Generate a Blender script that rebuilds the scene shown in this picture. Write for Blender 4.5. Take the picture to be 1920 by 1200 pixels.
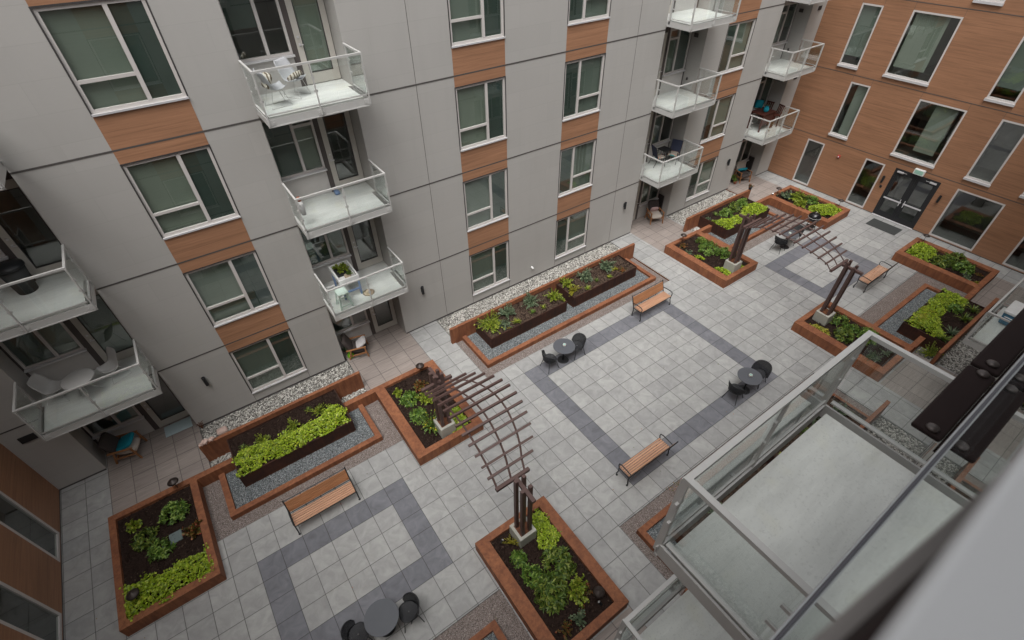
import bpy, math, random
import numpy as np
from mathutils import Vector, Matrix

for _o in list(bpy.data.objects):
    bpy.data.objects.remove(_o)
SC = bpy.context.scene
COL = SC.collection
rnd = random.Random(7)
RNG = np.random.default_rng(11)

# ------------------------------------------------------------------ camera
cam_d = bpy.data.cameras.new('camera')
cam = bpy.data.objects.new('camera', cam_d)
COL.objects.link(cam)
cam_d.sensor_width = 36.0
cam_d.lens = 17.323
cam_d.clip_start = 0.02
cam_d.clip_end = 400
_R = ((0.816, -0.578, -0.013), (-0.398, -0.545, -0.738), (0.420, 0.607, -0.675))
_r = Vector((0.81602, -0.57790, -0.01290)).normalized()
_f = Vector((0.42000, 0.60730, -0.67460)).normalized()
_d = _f.cross(_r).normalized()
_r = _d.cross(_f).normalized()
cam.matrix_world = Matrix(((_r.x, -_d.x, -_f.x, -1.6642), (_r.y, -_d.y, -_f.y, -8.4040), (_r.z, -_d.z, -_f.z, 13.5940), (0, 0, 0, 1)))
cam_d.dof.use_dof = True
cam_d.dof.focus_distance = 15.0
cam_d.dof.aperture_fstop = 4.0
SC.camera = cam

# ------------------------------------------------------------------ sky, sun, exposure (overcast)
SUN_EL, SUN_AZ = math.radians(66), math.radians(228)
world = bpy.data.worlds.new('World')
SC.world = world
world.use_nodes = True
wt = world.node_tree
bg = wt.nodes['Background']
sky = wt.nodes.new('ShaderNodeTexSky')
sky.sky_type = 'NISHITA'
sky.sun_disc = False
sky.sun_elevation = SUN_EL
sky.sun_rotation = SUN_AZ
sky.dust_density = 6.0
sky.air_density = 1.0
hsv = wt.nodes.new('ShaderNodeHueSaturation')
hsv.inputs['Saturation'].default_value = 0.12
wt.links.new(sky.outputs['Color'], hsv.inputs['Color'])
wt.links.new(hsv.outputs['Color'], bg.inputs['Color'])
bg.inputs['Strength'].default_value = 0.11
sun_d = bpy.data.lights.new('sun', 'SUN')
sun_d.energy = 0.8
sun_d.angle = math.radians(40)
sun_d.color = (1.0, 0.965, 0.92)
sun = bpy.data.objects.new('sun', sun_d)
COL.objects.link(sun)
_sd = Vector((math.sin(SUN_AZ) * math.cos(SUN_EL), math.cos(SUN_AZ) * math.cos(SUN_EL), math.sin(SUN_EL)))
sun.rotation_euler = (-_sd).to_track_quat('-Z', 'Y').to_euler()
SC.view_settings.view_transform = 'Standard'
SC.view_settings.look = 'None'
SC.view_settings.exposure = 1.0
SC.view_settings.gamma = 1.0
SC.cycles.max_bounces = 8
SC.cycles.transparent_max_bounces = 16
SC.cycles.use_denoising = True
SC.cycles.caustics_reflective = False
SC.cycles.caustics_refractive = False

# ------------------------------------------------------------------ node helpers
class NT:
    def __init__(s, name):
        s.m = bpy.data.materials.new(name)
        s.m.use_nodes = True
        s.t = s.m.node_tree
        s.t.nodes.clear()
        s.out = s.t.nodes.new('ShaderNodeOutputMaterial')
    def n(s, typ, **kw):
        nd = s.t.nodes.new('ShaderNode' + typ)
        for k, v in kw.items():
            if k.startswith('i_'):
                nd.inputs[k[2:].replace('_', ' ')].default_value = v
            else:
                setattr(nd, k, v)
        return nd
    def l(s, a, b):
        s.t.links.new(a, b)
    def val(s, x, sock):
        if hasattr(x, 'links') or hasattr(x, 'is_linked'):
            s.l(x, sock)
        else:
            sock.default_value = x
    def math(s, op, a, b=None, c=None):
        nd = s.n('Math', operation=op)
        s.val(a, nd.inputs[0])
        if b is not None: s.val(b, nd.inputs[1])
        if c is not None: s.val(c, nd.inputs[2])
        return nd.outputs[0]
    def mix(s, f, a, b, mode='MIX'):
        nd = s.n('Mix', data_type='RGBA', blend_type=mode)
        s.val(f, nd.inputs[0])
        for x, i in ((a, 6), (b, 7)):
            if isinstance(x, (tuple, list)):
                nd.inputs[i].default_value = (x[0], x[1], x[2], 1)
            else:
                s.l(x, nd.inputs[i])
        return nd.outputs[2]
    def pos(s):
        return s.n('NewGeometry').outputs['Position']
    def scaled(s, v, sc, off=(0, 0, 0)):
        nd = s.n('Mapping')
        s.l(v, nd.inputs[0])
        nd.inputs['Scale'].default_value = sc
        nd.inputs['Location'].default_value = off
        return nd.outputs[0]
    def noise(s, v, scale, detail=4, rough=0.55, dist=0.0):
        nd = s.n('TexNoise')
        s.l(v, nd.inputs['Vector'])
        nd.inputs['Scale'].default_value = scale
        nd.inputs['Detail'].default_value = detail
        nd.inputs['Roughness'].default_value = rough
        nd.inputs['Distortion'].default_value = dist
        return nd.outputs['Fac']
    def ramp(s, f, stops):
        nd = s.n('ValToRGB')
        s.l(f, nd.inputs[0])
        e = nd.color_ramp.elements
        while len(e) < len(stops):
            e.new(0.5)
        for k, (p, c) in enumerate(stops):
            e[k].position = p
            e[k].color = (c[0], c[1], c[2], 1) if isinstance(c, (tuple, list)) else (c, c, c, 1)
        return nd.outputs[0]
    def bsdf(s, color, rough=0.6, metal=0.0, spec=0.5, bump=None, bump_d=0.01, bump_s=1.0):
        p = s.n('BsdfPrincipled')
        if isinstance(color, (tuple, list)):
            p.inputs['Base Color'].default_value = (color[0], color[1], color[2], 1)
        else:
            s.l(color, p.inputs['Base Color'])
        s.val(rough, p.inputs['Roughness'])
        p.inputs['Metallic'].default_value = metal
        p.inputs['Specular IOR Level'].default_value = spec
        if bump is not None:
            b = s.n('Bump')
            b.inputs['Distance'].default_value = bump_d
            b.inputs['Strength'].default_value = bump_s
            s.l(bump, b.inputs['Height'])
            s.l(b.outputs[0], p.inputs['Normal'])
        return p.outputs[0]
    def done(s, sh):
        s.l(sh, s.out.inputs[0])
        return s.m

def sc3(c, k): return tuple(x * k for x in c)

def m_plain(name, col, rough=0.5, metal=0.0, var=0.12, scale=9.0, spec=0.4):
    t = NT(name)
    n = t.noise(t.pos(), scale, 3)
    return t.done(t.bsdf(t.mix(n, sc3(col, 1 - var), sc3(col, 1 + var)), rough, metal, spec))

def m_pavers(name, col, var=0.16, streak=False, joint=0.013, cloud=0.24, tint=(1, 1, 1)):
    t = NT(name)
    p = t.pos()
    g = t.scaled(p, (1 / 0.61, 1 / 0.61, 0))
    sep = t.n('SeparateXYZ'); t.l(g, sep.inputs[0])
    fx = t.math('FRACT', sep.outputs[0]); fy = t.math('FRACT', sep.outputs[1])
    dx = t.math('MINIMUM', fx, t.math('SUBTRACT', 1.0, fx))
    dy = t.math('MINIMUM', fy, t.math('SUBTRACT', 1.0, fy))
    jm = t.math('LESS_THAN', t.math('MINIMUM', dx, dy), joint / 0.61 / 2)
    cell = t.n('VectorMath', operation='FLOOR'); t.l(g, cell.inputs[0])
    wn = t.n('TexWhiteNoise', noise_dimensions='2D'); t.l(cell.outputs[0], wn.inputs['Vector'])
    off = t.n('VectorMath', operation='SCALE'); t.l(wn.outputs['Color'], off.inputs[0]); off.inputs['Scale'].default_value = 14.0
    ad = t.n('VectorMath', operation='ADD'); t.l(p, ad.inputs[0]); t.l(off.outputs[0], ad.inputs[1])
    if streak:
        cl = t.noise(t.scaled(ad.outputs[0], (1.6, 26, 1)), 1.0, 5, 0.6, 0.6)
    else:
        cl = t.noise(ad.outputs[0], 3.2, 6, 0.62, 0.9)
    sp = t.noise(p, 90, 2)
    a, b = sc3(col, 1 - cloud), sc3(col, 1 + cloud)
    b = tuple(x * y for x, y in zip(b, tint))
    c = t.mix(t.ramp(cl, [(0.28, 0.0), (0.72, 1.0)]), a, b)
    c = t.mix(t.math('MULTIPLY', wn.outputs['Value'], 1.0), t.mix(1.0, c, (1 - var, 1 - var, 1 - var * 0.9), 'MULTIPLY'), t.mix(1.0, c, (1 + var * .4, 1 + var * .4, 1 + var * .4), 'MULTIPLY'))
    c = t.mix(t.ramp(sp, [(0.35, 0.10), (0.6, 0.0)]), c, sc3(col, 0.55))
    big = t.noise(p, 0.35, 3)
    c = t.mix(t.ramp(big, [(0.35, 0.22), (0.62, 0.0)]), c, sc3(col, 0.66))
    c = t.mix(t.math('MULTIPLY', jm, 0.85), c, (0.035, 0.034, 0.033))
    sm = t.noise(p, 1.3, 5, 0.7, 1.2)
    c = t.mix(t.ramp(sm, [(0.60, 0.0), (0.74, 0.20)]), c, (col[0] * 0.78, col[1] * 0.70, col[2] * 0.56))
    jd = t.ramp(t.math('MINIMUM', dx, dy), [(0.0, 0.22), (0.05, 0.0)])
    c = t.mix(t.math('MULTIPLY', jd, t.ramp(big, [(0.3, 1.0), (0.6, 0.2)])), c, sc3(col, 0.5))
    rough = t.math('ADD', 0.42, t.math('MULTIPLY', cl, 0.3))
    return t.done(t.bsdf(c, rough, 0, 0.35, t.math('SUBTRACT', t.math('MULTIPLY', cl, 0.15), jm), 0.003))

def m_facade():
    t = NT('fibre_cement_panel')
    p = t.pos()
    sep = t.n('SeparateXYZ'); t.l(p, sep.inputs[0])
    cmb = t.n('CombineXYZ'); t.l(sep.outputs[0], cmb.inputs[0]); t.l(sep.outputs[2], cmb.inputs[1])
    br = t.n('TexBrick', offset=0.5)
    t.l(cmb.outputs[0], br.inputs['Vector'])
    br.inputs['Scale'].default_value = 1.0
    br.inputs['Mortar Size'].default_value = 0.006
    br.inputs['Mortar Smooth'].default_value = 0.1
    br.inputs['Brick Width'].default_value = 2.44
    br.inputs['Row Height'].default_value = 0.624
    br.inputs['Color1'].default_value = (0.978, 0.978, 0.978, 1)
    br.inputs['Color2'].default_value = (1.022, 1.022, 1.022, 1)
    br.inputs['Mortar'].default_value = (0.93, 0.93, 0.93, 1)
    n = t.noise(t.scaled(p, (0.6, 0.6, 0.25)), 1.0, 5, 0.6)
    f = t.noise(t.scaled(p, (6, 6, 60)), 1.0, 2)
    st = t.noise(t.scaled(p, (2.2, 2.2, 0.22)), 1.0, 5, 0.6)
    c = t.mix(n, (0.385, 0.372, 0.353), (0.432, 0.419, 0.399))
    c = t.mix(t.ramp(st, [(0.52, 0.0), (0.8, 0.12)]), c, (0.235, 0.224, 0.21))
    c = t.mix(0.06, c, t.mix(f, (0.3, 0.3, 0.3), (0.6, 0.6, 0.6)))
    c = t.mix(1.0, c, br.outputs['Color'], 'MULTIPLY')
    return t.done(t.bsdf(c, 0.62, 0, 0.3, f, 0.001))

def m_cladding(name, base=(0.335, 0.172, 0.097)):
    t = NT(name)
    p = t.pos()
    sep = t.n('SeparateXYZ'); t.l(p, sep.inputs[0])
    u = t.math('ADD', sep.outputs[0], sep.outputs[1])
    cmb = t.n('CombineXYZ'); t.l(u, cmb.inputs[0]); t.l(sep.outputs[2], cmb.inputs[1])
    pl = t.math('FLOOR', t.math('DIVIDE', sep.outputs[2], 0.21))
    wn = t.n('TexWhiteNoise', noise_dimensions='1D'); t.l(pl, wn.inputs['W'])
    v = t.n('VectorMath', operation='MULTIPLY_ADD'); t.l(cmb.outputs[0], v.inputs[0])
    v.inputs[1].default_value = (0.55, 16, 1); t.l(wn.outputs['Color'], v.inputs[2])
    g = t.noise(v.outputs[0], 1.0, 6, 0.62, 0.7)
    g2 = t.noise(t.scaled(cmb.outputs[0], (3.5, 110, 1)), 1.0, 3)
    big = t.noise(t.scaled(cmb.outputs[0], (0.35, 1.3, 1)), 1.0, 3)
    c = t.ramp(g, [(0.25, sc3(base, 0.62)), (0.5, base), (0.8, sc3(base, 1.28))])
    c = t.mix(t.ramp(g2, [(0.5, 0.0), (0.75, 0.30)]), c, sc3(base, 0.5))
    c = t.mix(t.ramp(big, [(0.4, 0.32), (0.65, 0.0)]), c, sc3(base, 0.66))
    return t.done(t.bsdf(c, 0.5, 0, 0.35, g2, 0.001))

def m_corten(name, bright=1.0, dark=False):
    t = NT(name)
    p = t.pos()
    n1 = t.noise(p, 1.5, 7, 0.70, 0.5)
    n2 = t.noise(t.scaled(p, (11, 11, 1.3)), 1.0, 5, 0.6)
    n3 = t.noise(p, 60, 3)
    if dark:
        c = t.ramp(n1, [(0.3, (0.022, 0.014, 0.012)), (0.55, (0.042, 0.019, 0.014)), (0.8, (0.085, 0.032, 0.018))])
        c = t.mix(t.ramp(n2, [(0.45, 0.0), (0.8, 0.5)]), c, (0.10, 0.036, 0.018))
        sep = t.n('SeparateXYZ'); t.l(p, sep.inputs[0])
        lo = t.math('MULTIPLY', t.ramp(sep.outputs[2], [(0.0, 1.0), (0.16, 0.0)]), t.ramp(n1, [(0.35, 0.0), (0.6, 0.8)]))
        c = t.mix(lo, c, (0.14, 0.048, 0.02))
    else:
        c = t.ramp(n1, [(0.22, sc3((0.13, 0.052, 0.030), bright)), (0.46, sc3((0.262, 0.103, 0.050), bright)), (0.75, sc3((0.345, 0.143, 0.068), bright))])
        c = t.mix(t.ramp(n2, [(0.40, 0.0), (0.75, 0.70)]), c, sc3((0.105, 0.040, 0.026), bright))
    c = t.mix(t.ramp(n3, [(0.35, 0.22), (0.6, 0.0)]), c, sc3((0.07, 0.028, 0.02), bright))
    return t.done(t.bsdf(c, 0.72, 0.0, 0.25, n3, 0.002))

def m_soil():
    t = NT('bark_mulch')
    p = t.pos()
    n = t.noise(p, 26, 5, 0.7)
    s = t.noise(p, 80, 2)
    r = t.n('NewGeometry').outputs['Random Per Island']
    c = t.mix(n, (0.010, 0.006, 0.005), (0.040, 0.022, 0.016))
    c = t.mix(t.ramp(s, [(0.6, 0.0), (0.75, 0.55)]), c, (0.10, 0.065, 0.045))
    c = t.mix(t.math('MULTIPLY', t.math('GREATER_THAN', r, 0.92), 0.6), c, (0.115, 0.080, 0.058))
    return t.done(t.bsdf(c, 0.85, 0, 0.2, n, 0.03))

def m_leaf(name, stops, rough=0.38, spec=0.45):
    t = NT(name)
    r = t.n('NewGeometry').outputs['Random Per Island']
    p = t.pos()
    n = t.noise(p, 7, 3)
    f = t.math('ADD', t.math('MULTIPLY', r, 0.95), t.math('MULTIPLY', t.math('SUBTRACT', n, 0.45), 0.5))
    c = t.ramp(f, stops)
    pb = t.bsdf(c, rough, 0, spec)
    tr = t.n('BsdfTranslucent'); t.l(c, tr.inputs['Color'])
    mx = t.n('MixShader'); mx.inputs[0].default_value = 0.30
    t.l(pb, mx.inputs[1]); t.l(tr.outputs[0], mx.inputs[2])
    return t.done(mx.outputs[0])

def m_gravel(name, stops, scale, bump=0.012):
    t = NT(name)
    p = t.pos()
    v = t.n('TexVoronoi'); t.l(p, v.inputs['Vector']); v.inputs['Scale'].default_value = scale
    sep = t.n('SeparateColor'); t.l(v.outputs['Color'], sep.inputs[0])
    c = t.ramp(sep.outputs[0], stops)
    n = t.noise(p, 1.1, 3)
    c = t.mix(t.ramp(v.outputs['Distance'], [(0.30, 0.0), (0.75, 0.75)]), c, (0.03, 0.027, 0.025))
    c = t.mix(t.ramp(n, [(0.4, 0.2), (0.65, 0.0)]), c, (0.1, 0.085, 0.07))
    return t.done(t.bsdf(c, 0.75, 0, 0.3, t.math('SUBTRACT', 1.0, v.outputs['Distance']), bump))

def m_stones(name, stops):
    t = NT(name)
    r = t.n('NewGeometry').outputs['Random Per Island']
    n = t.noise(t.pos(), 35, 3)
    c = t.ramp(r, stops)
    c = t.mix(t.ramp(n, [(0.4, 0.3), (0.6, 0.0)]), c, (0.10, 0.095, 0.09))
    return t.done(t.bsdf(c, 0.6, 0, 0.35))

def m_glass(name, tint, f0=0.05, rough=0.0, dim=1.0):
    t = NT(name)
    lw = t.n('LayerWeight'); lw.inputs['Blend'].default_value = 0.5
    f = t.math('ADD', t.math('MULTIPLY', t.math('POWER', lw.outputs['Facing'], 4.0), (1 - f0) * dim), f0)
    tr = t.n('BsdfTransparent'); tr.inputs['Color'].default_value = (*tint, 1)
    gl = t.n('BsdfGlossy'); gl.inputs['Roughness'].default_value = rough
    gl.inputs['Color'].default_value = (0.92, 0.95, 0.94, 1)
    mx = t.n('MixShader'); t.l(f, mx.inputs[0]); t.l(tr.outputs[0], mx.inputs[1]); t.l(gl.outputs[0], mx.inputs[2])
    return t.done(mx.outputs[0])

def m_concrete(name, col, streak=(1, 1, 1), rough=0.7):
    t = NT(name)
    p = t.pos()
    n = t.noise(t.scaled(p, streak), 1.6, 6, 0.62, 0.3)
    s = t.noise(p, 40, 4)
    b = t.noise(t.scaled(p, (3, 40, 3)), 1.0, 3)
    c = t.ramp(n, [(0.25, sc3(col, 0.82)), (0.55, col), (0.8, sc3(col, 1.12))])
    c = t.mix(t.ramp(t.noise(p, 2.2, 3), [(0.55, 0.0), (0.72, 0.28)]), c, (col[0] * 1.0, col[1] * 0.97, col[2] * 0.80))
    c = t.mix(t.ramp(b, [(0.62, 0.0), (0.75, 0.22)]), c, sc3(col, 1.3))
    c = t.mix(t.ramp(s, [(0.30, 0.35), (0.45, 0.0)]), c, sc3(col, 0.6))
    return t.done(t.bsdf(c, rough, 0, 0.3, s, 0.002))

def m_wood(name, col, axis=0, rough=0.5):
    t = NT(name)
    tc = t.n('TexCoord').outputs['Object']
    s = [30, 30, 30]; s[axis] = 2.0
    n = t.noise(t.scaled(tc, tuple(s)), 1.0, 5, 0.6, 0.4)
    r = t.n('NewGeometry').outputs['Random Per Island']
    c = t.ramp(n, [(0.25, sc3(col, 0.75)), (0.75, sc3(col, 1.2))])
    c = t.mix(1.0, c, t.ramp(r, [(0.0, 0.82), (1.0, 1.08)]), 'MULTIPLY')
    return t.done(t.bsdf(c, rough, 0, 0.35))

def m_blind():
    t = NT('roller_blind')
    p = t.pos()
    sep = t.n('SeparateXYZ'); t.l(p, sep.inputs[0])
    n = t.noise(t.scaled(p, (1.2, 1.2, 0.5)), 1.0, 3)
    f = t.noise(t.scaled(p, (2, 2, 160)), 1.0, 2)
    ob = t.n('ObjectInfo').outputs['Random']
    c = t.mix(n, (0.33, 0.345, 0.315), (0.42, 0.435, 0.40))
    c = t.mix(ob, t.mix(1.0, c, (0.72, 0.76, 0.76), 'MULTIPLY'), t.mix(1.0, c, (1.15, 1.13, 1.08), 'MULTIPLY'))
    c = t.mix(0.12, c, t.mix(f, (0.2, 0.2, 0.2), (0.8, 0.8, 0.8)))
    return t.done(t.bsdf(c, 0.9, 0, 0.1))

def m_stripes(name, cols, sc, axis=0):
    t = NT(name)
    tc = t.n('TexCoord').outputs['Object']
    sep = t.n('SeparateXYZ'); t.l(tc, sep.inputs[0])
    w = t.noise(tc, 6, 2)
    f = t.math('FRACT', t.math('ADD', t.math('MULTIPLY', sep.outputs[axis], sc), t.math('MULTIPLY', w, 0.9)))
    st = [(k / len(cols), c) for k, c in enumerate(cols)]
    c = t.ramp(f, st)
    for nd in t.t.nodes:
        if nd.type == 'VALTORGB': nd.color_ramp.interpolation = 'CONSTANT'
    return t.done(t.bsdf(c, 0.85, 0, 0.2))

M = {}
M['pavers'] = m_pavers('grey_porcelain_pavers', (0.345, 0.346, 0.338), var=0.12, cloud=0.19, tint=(1.0, 1.0, 0.99))
M['band'] = m_pavers('slate_grey_pavers', (0.165, 0.168, 0.185), var=0.14, cloud=0.26)
M['patio'] = m_pavers('wood_look_pavers', (0.290, 0.250, 0.226), streak=True, cloud=0.22, var=0.10)
M['facade'] = m_facade()
M['cladding'] = m_cladding('wood_grain_cladding')
M['spandrel'] = m_cladding('wood_grain_spandrel', (0.375, 0.195, 0.112))
M['corten'] = m_corten('weathered_steel')
M['darksteel'] = m_corten('dark_weathered_steel', dark=True)
M['soil'] = m_soil()
M['lime'] = m_leaf('lime_leaf', [(0.0, (0.125, 0.182, 0.011)), (0.45, (0.271, 0.388, 0.022)), (0.8, (0.418, 0.541, 0.041)), (1.0, (0.527, 0.541, 0.067))])
M['limeyel'] = m_leaf('yellow_leaf', [(0.0, (0.179, 0.166, 0.012)), (0.5, (0.373, 0.359, 0.030)), (1.0, (0.524, 0.469, 0.084))])
M['green'] = m_leaf('green_leaf', [(0.0, (0.047, 0.106, 0.018)), (0.5, (0.132, 0.254, 0.039)), (1.0, (0.330, 0.437, 0.088))])
M['dkgreen'] = m_leaf('dark_green_leaf', [(0.0, (0.046, 0.089, 0.017)), (0.5, (0.119, 0.200, 0.032)), (1.0, (0.312, 0.354, 0.065))])
M['greygreen'] = m_leaf('grey_green_leaf', [(0.0, (0.062, 0.101, 0.062)), (0.5, (0.165, 0.237, 0.138)), (1.0, (0.365, 0.419, 0.251))])
M['yelgreen'] = m_leaf('yellow_green_leaf', [(0.0, (0.106, 0.175, 0.017)), (0.5, (0.270, 0.370, 0.037)), (1.0, (0.500, 0.499, 0.085))])
M['redleaf'] = m_leaf('russet_leaf', [(0.0, (0.068, 0.047, 0.016)), (0.4, (0.135, 0.149, 0.034)), (0.75, (0.351, 0.135, 0.047)), (1.0, (0.405, 0.068, 0.054))])
M['flower'] = m_plain('yellow_petal', (0.62, 0.46, 0.03), 0.6)
M['stem'] = m_plain('woody_stem', (0.06, 0.045, 0.025), 0.8)
M['gravel_blue'] = m_gravel('blue_grey_gravel', [(0.0, (0.05, 0.06, 0.065)), (0.5, (0.16, 0.18, 0.19)), (1.0, (0.42, 0.45, 0.46))], 38)
M['gravel_rose'] = m_gravel('rose_gravel', [(0.0, (0.15, 0.115, 0.10)), (0.5, (0.27, 0.22, 0.20)), (1.0, (0.44, 0.38, 0.35))], 60, 0.006)
M['stone_white'] = m_stones('white_river_stone', [(0.0, (0.24, 0.235, 0.215)), (0.3, (0.38, 0.365, 0.33)), (0.65, (0.56, 0.545, 0.50)), (1.0, (0.70, 0.68, 0.63))])
M['stone_blue'] = m_stones('blue_grey_stone', [(0.0, (0.045, 0.055, 0.06)), (0.45, (0.13, 0.15, 0.16)), (0.8, (0.26, 0.29, 0.30)), (1.0, (0.48, 0.51, 0.51))])
M['gravel_white'] = m_gravel('gravel_bed', [(0.0, (0.13, 0.128, 0.12)), (1.0, (0.34, 0.33, 0.30))], 30)
M['stone_rose'] = m_stones('rose_stone', [(0.0, (0.14, 0.105, 0.092)), (0.5, (0.265, 0.215, 0.195)), (0.85, (0.36, 0.305, 0.28)), (1.0, (0.50, 0.45, 0.42))])
M['rail'] = m_plain('grey_powder_coat', (0.46, 0.455, 0.44), 0.42, 0.0, 0.06)
M['frame'] = m_plain('window_vinyl', (0.56, 0.53, 0.51), 0.45, 0.0, 0.05)
M['flash'] = m_plain('bright_aluminium', (0.66, 0.65, 0.66), 0.35, 0.3, 0.05)
M['darktrim'] = m_plain('dark_flashing', (0.055, 0.05, 0.05), 0.5)
M['joint'] = m_plain('reveal_joint', (0.085, 0.078, 0.074), 0.6)
M['interior'] = m_plain('room_interior', (0.24, 0.225, 0.205), 0.9, 0, 0.4, 0.8)
M['blind'] = m_blind()
M['screen'] = m_plain('insect_screen', (0.105, 0.130, 0.122), 0.9, 0, 0.3, 1.2)
M['winglass'] = m_glass('window_glass', (0.66, 0.735, 0.69), 0.15, dim=0.9)
M['railglass'] = m_glass('balustrade_glass', (0.955, 0.972, 0.966), 0.05)
M['guardglass'] = m_glass('guard_glass', (0.92, 0.945, 0.935), 0.06)
M['door'] = m_plain('cream_door', (0.50, 0.475, 0.43), 0.5, 0, 0.05)
M['pilaster'] = m_plain('dark_pilaster', (0.085, 0.072, 0.068), 0.6)
M['whitepanel'] = m_plain('pale_panel', (0.52, 0.50, 0.48), 0.6, 0, 0.05)
M['concrete'] = m_concrete('balcony_concrete', (0.64, 0.652, 0.625), (0.7, 3, 1))
M['plinth'] = m_concrete('cast_concrete', (0.40, 0.395, 0.35), (1, 1, 1))
M['pergola'] = m_plain('bronze_steel', (0.085, 0.050, 0.044), 0.55, 0, 0.22, 14)
M['black'] = m_plain('black_metal', (0.018, 0.019, 0.021), 0.45)
M['graphite'] = m_plain('graphite_tabletop', (0.086, 0.091, 0.103), 0.38, 0, 0.10, 2.0)
def m_mesh():
    t = NT('black_mesh')
    tr = t.n('BsdfTransparent')
    mx = t.n('MixShader'); mx.inputs[0].default_value = 0.74
    t.l(tr.outputs[0], mx.inputs[1]); t.l(t.bsdf((0.026, 0.027, 0.030), 0.6, 0, 0.3), mx.inputs[2])
    return t.done(mx.outputs[0])
M['mesh'] = m_mesh()
M['bronze'] = m_plain('bronze_lamp', (0.045, 0.034, 0.030), 0.45, 0.3)
M['benchback'] = m_wood('bench_back_timber', (0.39, 0.180, 0.085))
M['benchseat'] = m_wood('bench_seat_timber', (0.52, 0.295, 0.185))
M['teak'] = m_wood('teak', (0.34, 0.155, 0.065))
M['teal'] = m_plain('teal_fabric', (0.008, 0.265, 0.36), 0.85, 0, 0.12)
M['whitefab'] = m_plain('white_fabric', (0.66, 0.64, 0.64), 0.9)
M['pinkfab'] = m_plain('pink_fabric', (0.58, 0.40, 0.39), 0.9)
M['beigefab'] = m_plain('beige_fabric', (0.47, 0.42, 0.37), 0.9)
M['brownfab'] = m_plain('brown_fabric', (0.062, 0.050, 0.046), 0.9)
M['navyfab'] = m_plain('navy_sling', (0.035, 0.042, 0.075), 0.8)
M['stripefab'] = m_stripes('striped_fabric', [(0.5, 0.47, 0.40), (0.45, 0.12, 0.06), (0.5, 0.47, 0.40), (0.08, 0.25, 0.25)], 9)
M['zebrafab'] = m_stripes('zebra_fabric', [(0.55, 0.52, 0.45), (0.13, 0.10, 0.07)], 14)
M['whitepaint'] = m_plain('white_paint', (0.70, 0.70, 0.69), 0.45)
M['palegrey'] = m_plain('pale_grey_shell', (0.48, 0.49, 0.51), 0.5, 0, 0.04)
M['mint'] = m_plain('mint_paint', (0.56, 0.66, 0.60), 0.5)
M['bluepaint'] = m_plain('blue_paint', (0.16, 0.24, 0.40), 0.5)
M['limepot'] = m_plain('lime_glaze', (0.16, 0.42, 0.02), 0.3)
M['terracotta'] = m_plain('terracotta', (0.28, 0.10, 0.055), 0.7)
M['darkwood'] = m_wood('dark_red_timber', (0.085, 0.026, 0.018))
M['straw'] = m_plain('straw', (0.42, 0.34, 0.25), 0.9)
M['shell'] = m_plain('sea_shell', (0.52, 0.38, 0.33), 0.6, 0, 0.25, 40)
M['aqua'] = m_plain('pale_blue_mat', (0.38, 0.47, 0.49), 0.9)
M['rubber'] = m_plain('charcoal_rubber', (0.042, 0.045, 0.044), 0.85)
M['coolerblue'] = m_plain('cooler_blue', (0.07, 0.20, 0.31), 0.5)
M['red'] = m_plain('red_plastic', (0.42, 0.03, 0.03), 0.4)
M['exit'] = m_plain('sign_green', (0.30, 0.52, 0.42), 0.4)
M['slate'] = m_concrete('slate_cover', (0.15, 0.19, 0.19))
M['blackgloss'] = m_plain('black_enamel', (0.010, 0.010, 0.011), 0.16)
M['edging'] = m_corten('edging_steel', 0.6)
M['bolt'] = m_plain('bolt_steel', (0.075, 0.062, 0.058), 0.35, 0.4)
M['guardrail'] = m_plain('guard_lip_grey', (0.17, 0.155, 0.145), 0.6, 0, 0.05)
M['guardtop'] = m_plain('guard_cap_grey', (0.46, 0.465, 0.475), 0.55, 0, 0.05)
M['guarddark'] = m_plain('guard_rail_dark', (0.115, 0.11, 0.125), 0.5, 0, 0.08)
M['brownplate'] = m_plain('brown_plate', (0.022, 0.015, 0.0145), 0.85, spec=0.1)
M['candle'] = m_plain('candle_wax', (0.62, 0.60, 0.55), 0.5)
M['green_glass'] = m_plain('aqua_glaze', (0.26, 0.42, 0.38), 0.25)
M['ground'] = m_plain('ground_base', (0.12, 0.115, 0.11), 0.9)

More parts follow.
